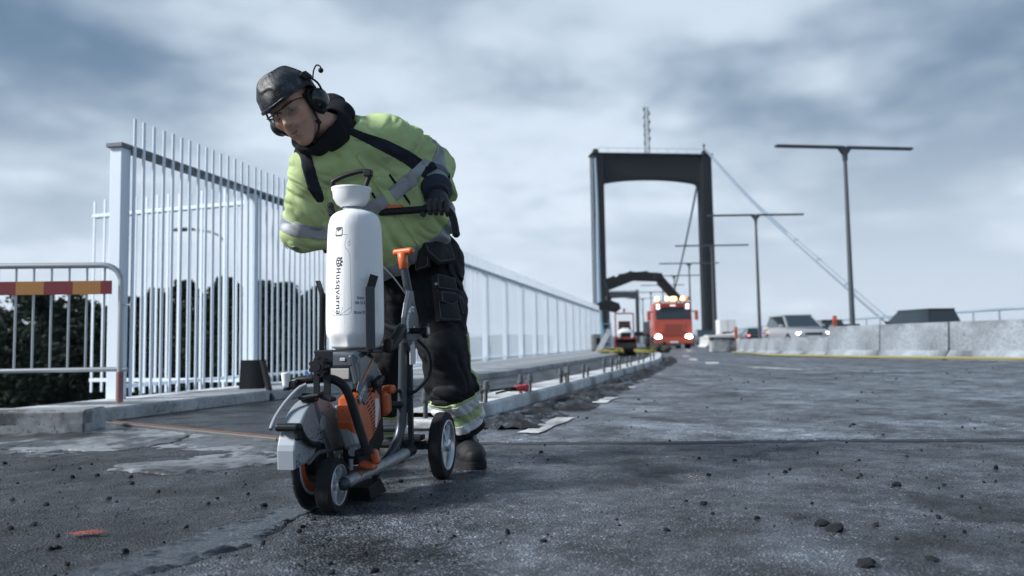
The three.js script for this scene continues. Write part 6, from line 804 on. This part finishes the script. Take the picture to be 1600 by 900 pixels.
    const back = K.map((k, i) => cap3(W(k), lerpv(wrist, W([l0 + dir * (i * 0.012 - 0.018), 1.07 - drop, -0.72]), 0.5), 0.0125, 0.022)), F = (x, y, z) => { let d = 9; for (const b of back) d = smin(d, b(x, y, z), 0.014); d = smin(d, cap3(wrist, W([l0, 1.066 - drop, -0.70]), 0.033, 0.026)(x, y, z), 0.02); let g = 9; for (const q of fs) g = Math.min(g, q(x, y, z)); d = smin(d, g, 0.006); d = smin(d, thumb(x, y, z), 0.01); return d + 0.0022 * (Math.abs(noise3(x * 70, y * 70, z * 70)) - 0.2); };
    const c = W([l0, 1.04, -0.66]); return nets(F, [Math.min(c[0] - 0.11, wrist[0] - 0.05), 0.97 - drop, Math.min(c[2] - 0.1, wrist[2] - 0.05)], [Math.max(c[0] + 0.11, wrist[0] + 0.05), 1.17, Math.max(c[2] + 0.1, wrist[2] + 0.05)], 0.003); };
  const gl = std([0.028, 0.03, 0.036], 0.6, { bumpMap: weave, bumpScale: 0.0006 }); add('glove', glove(0.150, 1, wrL, [0, 0, 0.001, 0.006]), gl); add('glove', glove(-0.265, -1, wrR, [0.13, 0.13, 0.13, 0.13], 0.13), gl);
  // ---- helmet, ear muffs, glasses
  const drops = tex(512, 512, (u, v) => { const n = pfbm(u, v, 8, 4), d = pn2(u * 110, v * 110, 110), e = pn2(u * 61 + 9, v * 61, 61), pt = sstep(0.05, 0.3, pfbm(u, v + 0.2, 5, 3)); let b = 0.36 + n * 0.6 + pfbm(u + 0.7, v, 26, 3) * 0.35; if (d > 0.72) b = 0.95; if (e > 0.8) b = 0.8; b -= 0.05; return [b * 0.92, b * 0.97, b * (1.03 + pt * 0.1)]; }, { srgb: true }); drops.repeat.set(5, 5); const dropB = tex(512, 512, (u, v) => 0.3 + pfbm(u, v, 14, 4) * 0.5 + (pn2(u * 110, v * 110, 110) > 0.8 ? 0.4 : 0)); dropB.repeat.set(5, 5);
  const helmM = phys([0.13, 0.155, 0.185], 0.55, { map: drops, bumpMap: dropB, bumpScale: 0.002, clearcoat: 0.12, clearcoatRoughness: 0.4 });
  const hOut = ell([0, 0.052, -0.008], [0.099, 0.104, 0.122]), rimY = (x, z) => 0.047 - sstep(0.02, -0.08, z) * 0.03 - Math.max(0, z - 0.07) * 0.12 + 0.0, H = (x, y, z) => hOut(x, y, z) + 0.006 * noise3(x * 20, y * 20, z * 20) - 0.004 * sstep(0.3, 0.0, Math.abs(noise3(x * 14 + 4, y * 14, z * 14)));
  const loc = (g) => { onHead(g); return g; }; const netsH = (f, a, b, h, o) => { const g = nets(f, a, b, h, o); const uv = g.attributes.uv, p = g.attributes.position; for (let i = 0; i < p.count; i++) uv.setXY(i, Math.atan2(p.getX(i), p.getZ(i)) * 0.11, p.getY(i)); return loc(g); };
  const hl = add('helmet', netsH((x, y, z) => smax(smax(H(x, y, z), -(H(x, y, z) + 0.011), 0.003), rimY(x, z) - y, 0.004), [-0.12, -0.01, -0.15], [0.12, 0.17, 0.135], 0.0035), helmM);
  add('helmet_rim', netsH((x, y, z) => { const d = H(x, y, z), r = y - rimY(x, z); return smax(smax(d - 0.0045, -d - 0.006, 0.002), Math.abs(r - 0.004) - 0.006, 0.002); }, [-0.12, -0.02, -0.15], [0.12, 0.1, 0.135], 0.003), phys([0.06, 0.07, 0.085], 0.4, { map: drops, bumpMap: dropB, bumpScale: 0.001 }), hl);
  add('helmet_cradle', netsH((x, y, z) => Math.max(ell([0, 0.05, -0.01], [0.087, 0.09, 0.108])(x, y, z), 0.052 - y, y - 0.12), [-0.1, 0.03, -0.13], [0.1, 0.13, 0.11], 0.005), M.black, hl);
  for (const s of [-1, 1]) { const mf = add('ear_muff', loc(xf(geo([xf(lathe([[0, -0.024], [0.03, -0.022], [0.0385, -0.012], [0.04, 0.0], [0.037, 0.012], [0.028, 0.021], [0.012, 0.026], [0, 0.0265]], 32), [0, 0, 0], [0, 0, -s * Math.PI / 2], [1, 1.25, 1])]), [s * 0.098, -0.014, -0.012])), phys([0.035, 0.045, 0.055], 0.35, { map: drops, clearcoat: 0.4 }));
    add('cushion', loc(xf(new THREE.TorusGeometry(0.031, 0.0115, 12, 32), [s * 0.084, -0.014, -0.012], [0, Math.PI / 2, 0], [1, 1.25, 1])), M.black, mf); add('muff_arm', loc(geo([tube([[s * 0.122, -0.01, -0.02], [s * 0.128, 0.03, -0.02], [s * 0.116, 0.065, -0.018]], 0.004, 20, 8), xf(rbox(0.016, 0.034, 0.036, 0.006), [s * 0.108, 0.075, -0.018], [0, 0, s * 0.35])])), M.black, mf); add('muff_disc', loc(xf(new THREE.CylinderGeometry(0.017, 0.019, 0.006, 24), [s * 0.125, -0.014, -0.012], [0, 0, Math.PI / 2])), std([0.14, 0.19, 0.24], 0.35, { map: drops }), mf); }
  add('microphone', loc(geo([tube([[0.118, 0.05, -0.02], [0.135, 0.075, -0.035], [0.15, 0.085, -0.05], [0.158, 0.07, -0.05], [0.15, 0.055, -0.04]], 0.0028, 40, 8), xf(new THREE.SphereGeometry(0.0095, 16, 12), [0.154, 0.062, -0.045]), rod([0.122, 0.04, 0.0], [0.118, -0.05, 0.012], 0.0025), tube([[0.112, -0.04, 0.01], [0.098, -0.066, 0.025], [0.105, -0.06, -0.01]], 0.0025, 24, 6)])), M.black, t);
  add('chin_strap', loc(geo([tube([[0.076, 0.03, 0.02], [0.071, -0.03, 0.018], [0.058, -0.085, 0.02], [0.036, -0.112, 0.038], [0, -0.126, 0.048], [-0.036, -0.112, 0.038], [-0.058, -0.085, 0.02], [-0.071, -0.03, 0.018]], 0.0042, 70, 8), xf(rbox(0.012, 0.02, 0.016, 0.003), [0.062, -0.08, 0.02])])), M.black, t);
  { // safety glasses
    const G = new THREE.Group(), lens = (s) => { const p = [], id = [], n = 20, m = 10; for (let j = 0; j <= m; j++) for (let i = 0; i <= n; i++) { const u = i / n, v = j / m, x = s * mix(0.007, 0.066, u), h = mix(0.012, 0.021, Math.sin(u * 2.4)), low = mix(0.9, 1, sstep(0, 0.25, u)), y = 0.022 - v * h * 2 * low + 0.002 * u, z = 0.111 - 6.0 * x * x - 0.10 * Math.max(0, v - 0.5) * 0.06; p.push(x, y, z); } for (let j = 0; j < m; j++) for (let i = 0; i < n; i++) { const a = j * (n + 1) + i; id.push(a, a + 1, a + n + 1, a + 1, a + n + 2, a + n + 1); } const g = new THREE.BufferGeometry(); g.setAttribute('position', new THREE.Float32BufferAttribute(p, 3)); g.setIndex(id); g.computeVertexNormals(); return g; };
    const gm = phys([0.78, 0.83, 0.87], 0.02, { transmission: 1, thickness: 0, ior: 1.5 }), br = []; for (let i = 0; i <= 16; i++) { const x = mix(-0.067, 0.067, i / 16); br.push([x, 0.0235 + 0.002 * Math.abs(x) / 0.067, 0.1115 - 6.0 * x * x]); }
    const gg = add('safety_glasses', loc(geo([tube(br, 0.0026, 60, 8), tube([[0.067, 0.0255, 0.0845], [0.074, 0.022, 0.06], [0.078, 0.014, 0.02], [0.08, 0.004, -0.02]], 0.0022, 30, 8), tube([[-0.067, 0.0255, 0.0845], [-0.074, 0.022, 0.06], [-0.078, 0.014, 0.02], [-0.08, 0.004, -0.02]], 0.0022, 30, 8), tube([[-0.01, 0.012, 0.108], [-0.004, 0.018, 0.112], [0.004, 0.018, 0.112], [0.01, 0.012, 0.108]], 0.002, 16, 6)])), M.black, t); for (const s of [-1, 1]) add('lens', loc(lens(s)), gm, gg); }
}
renderer.render(scene, camera);
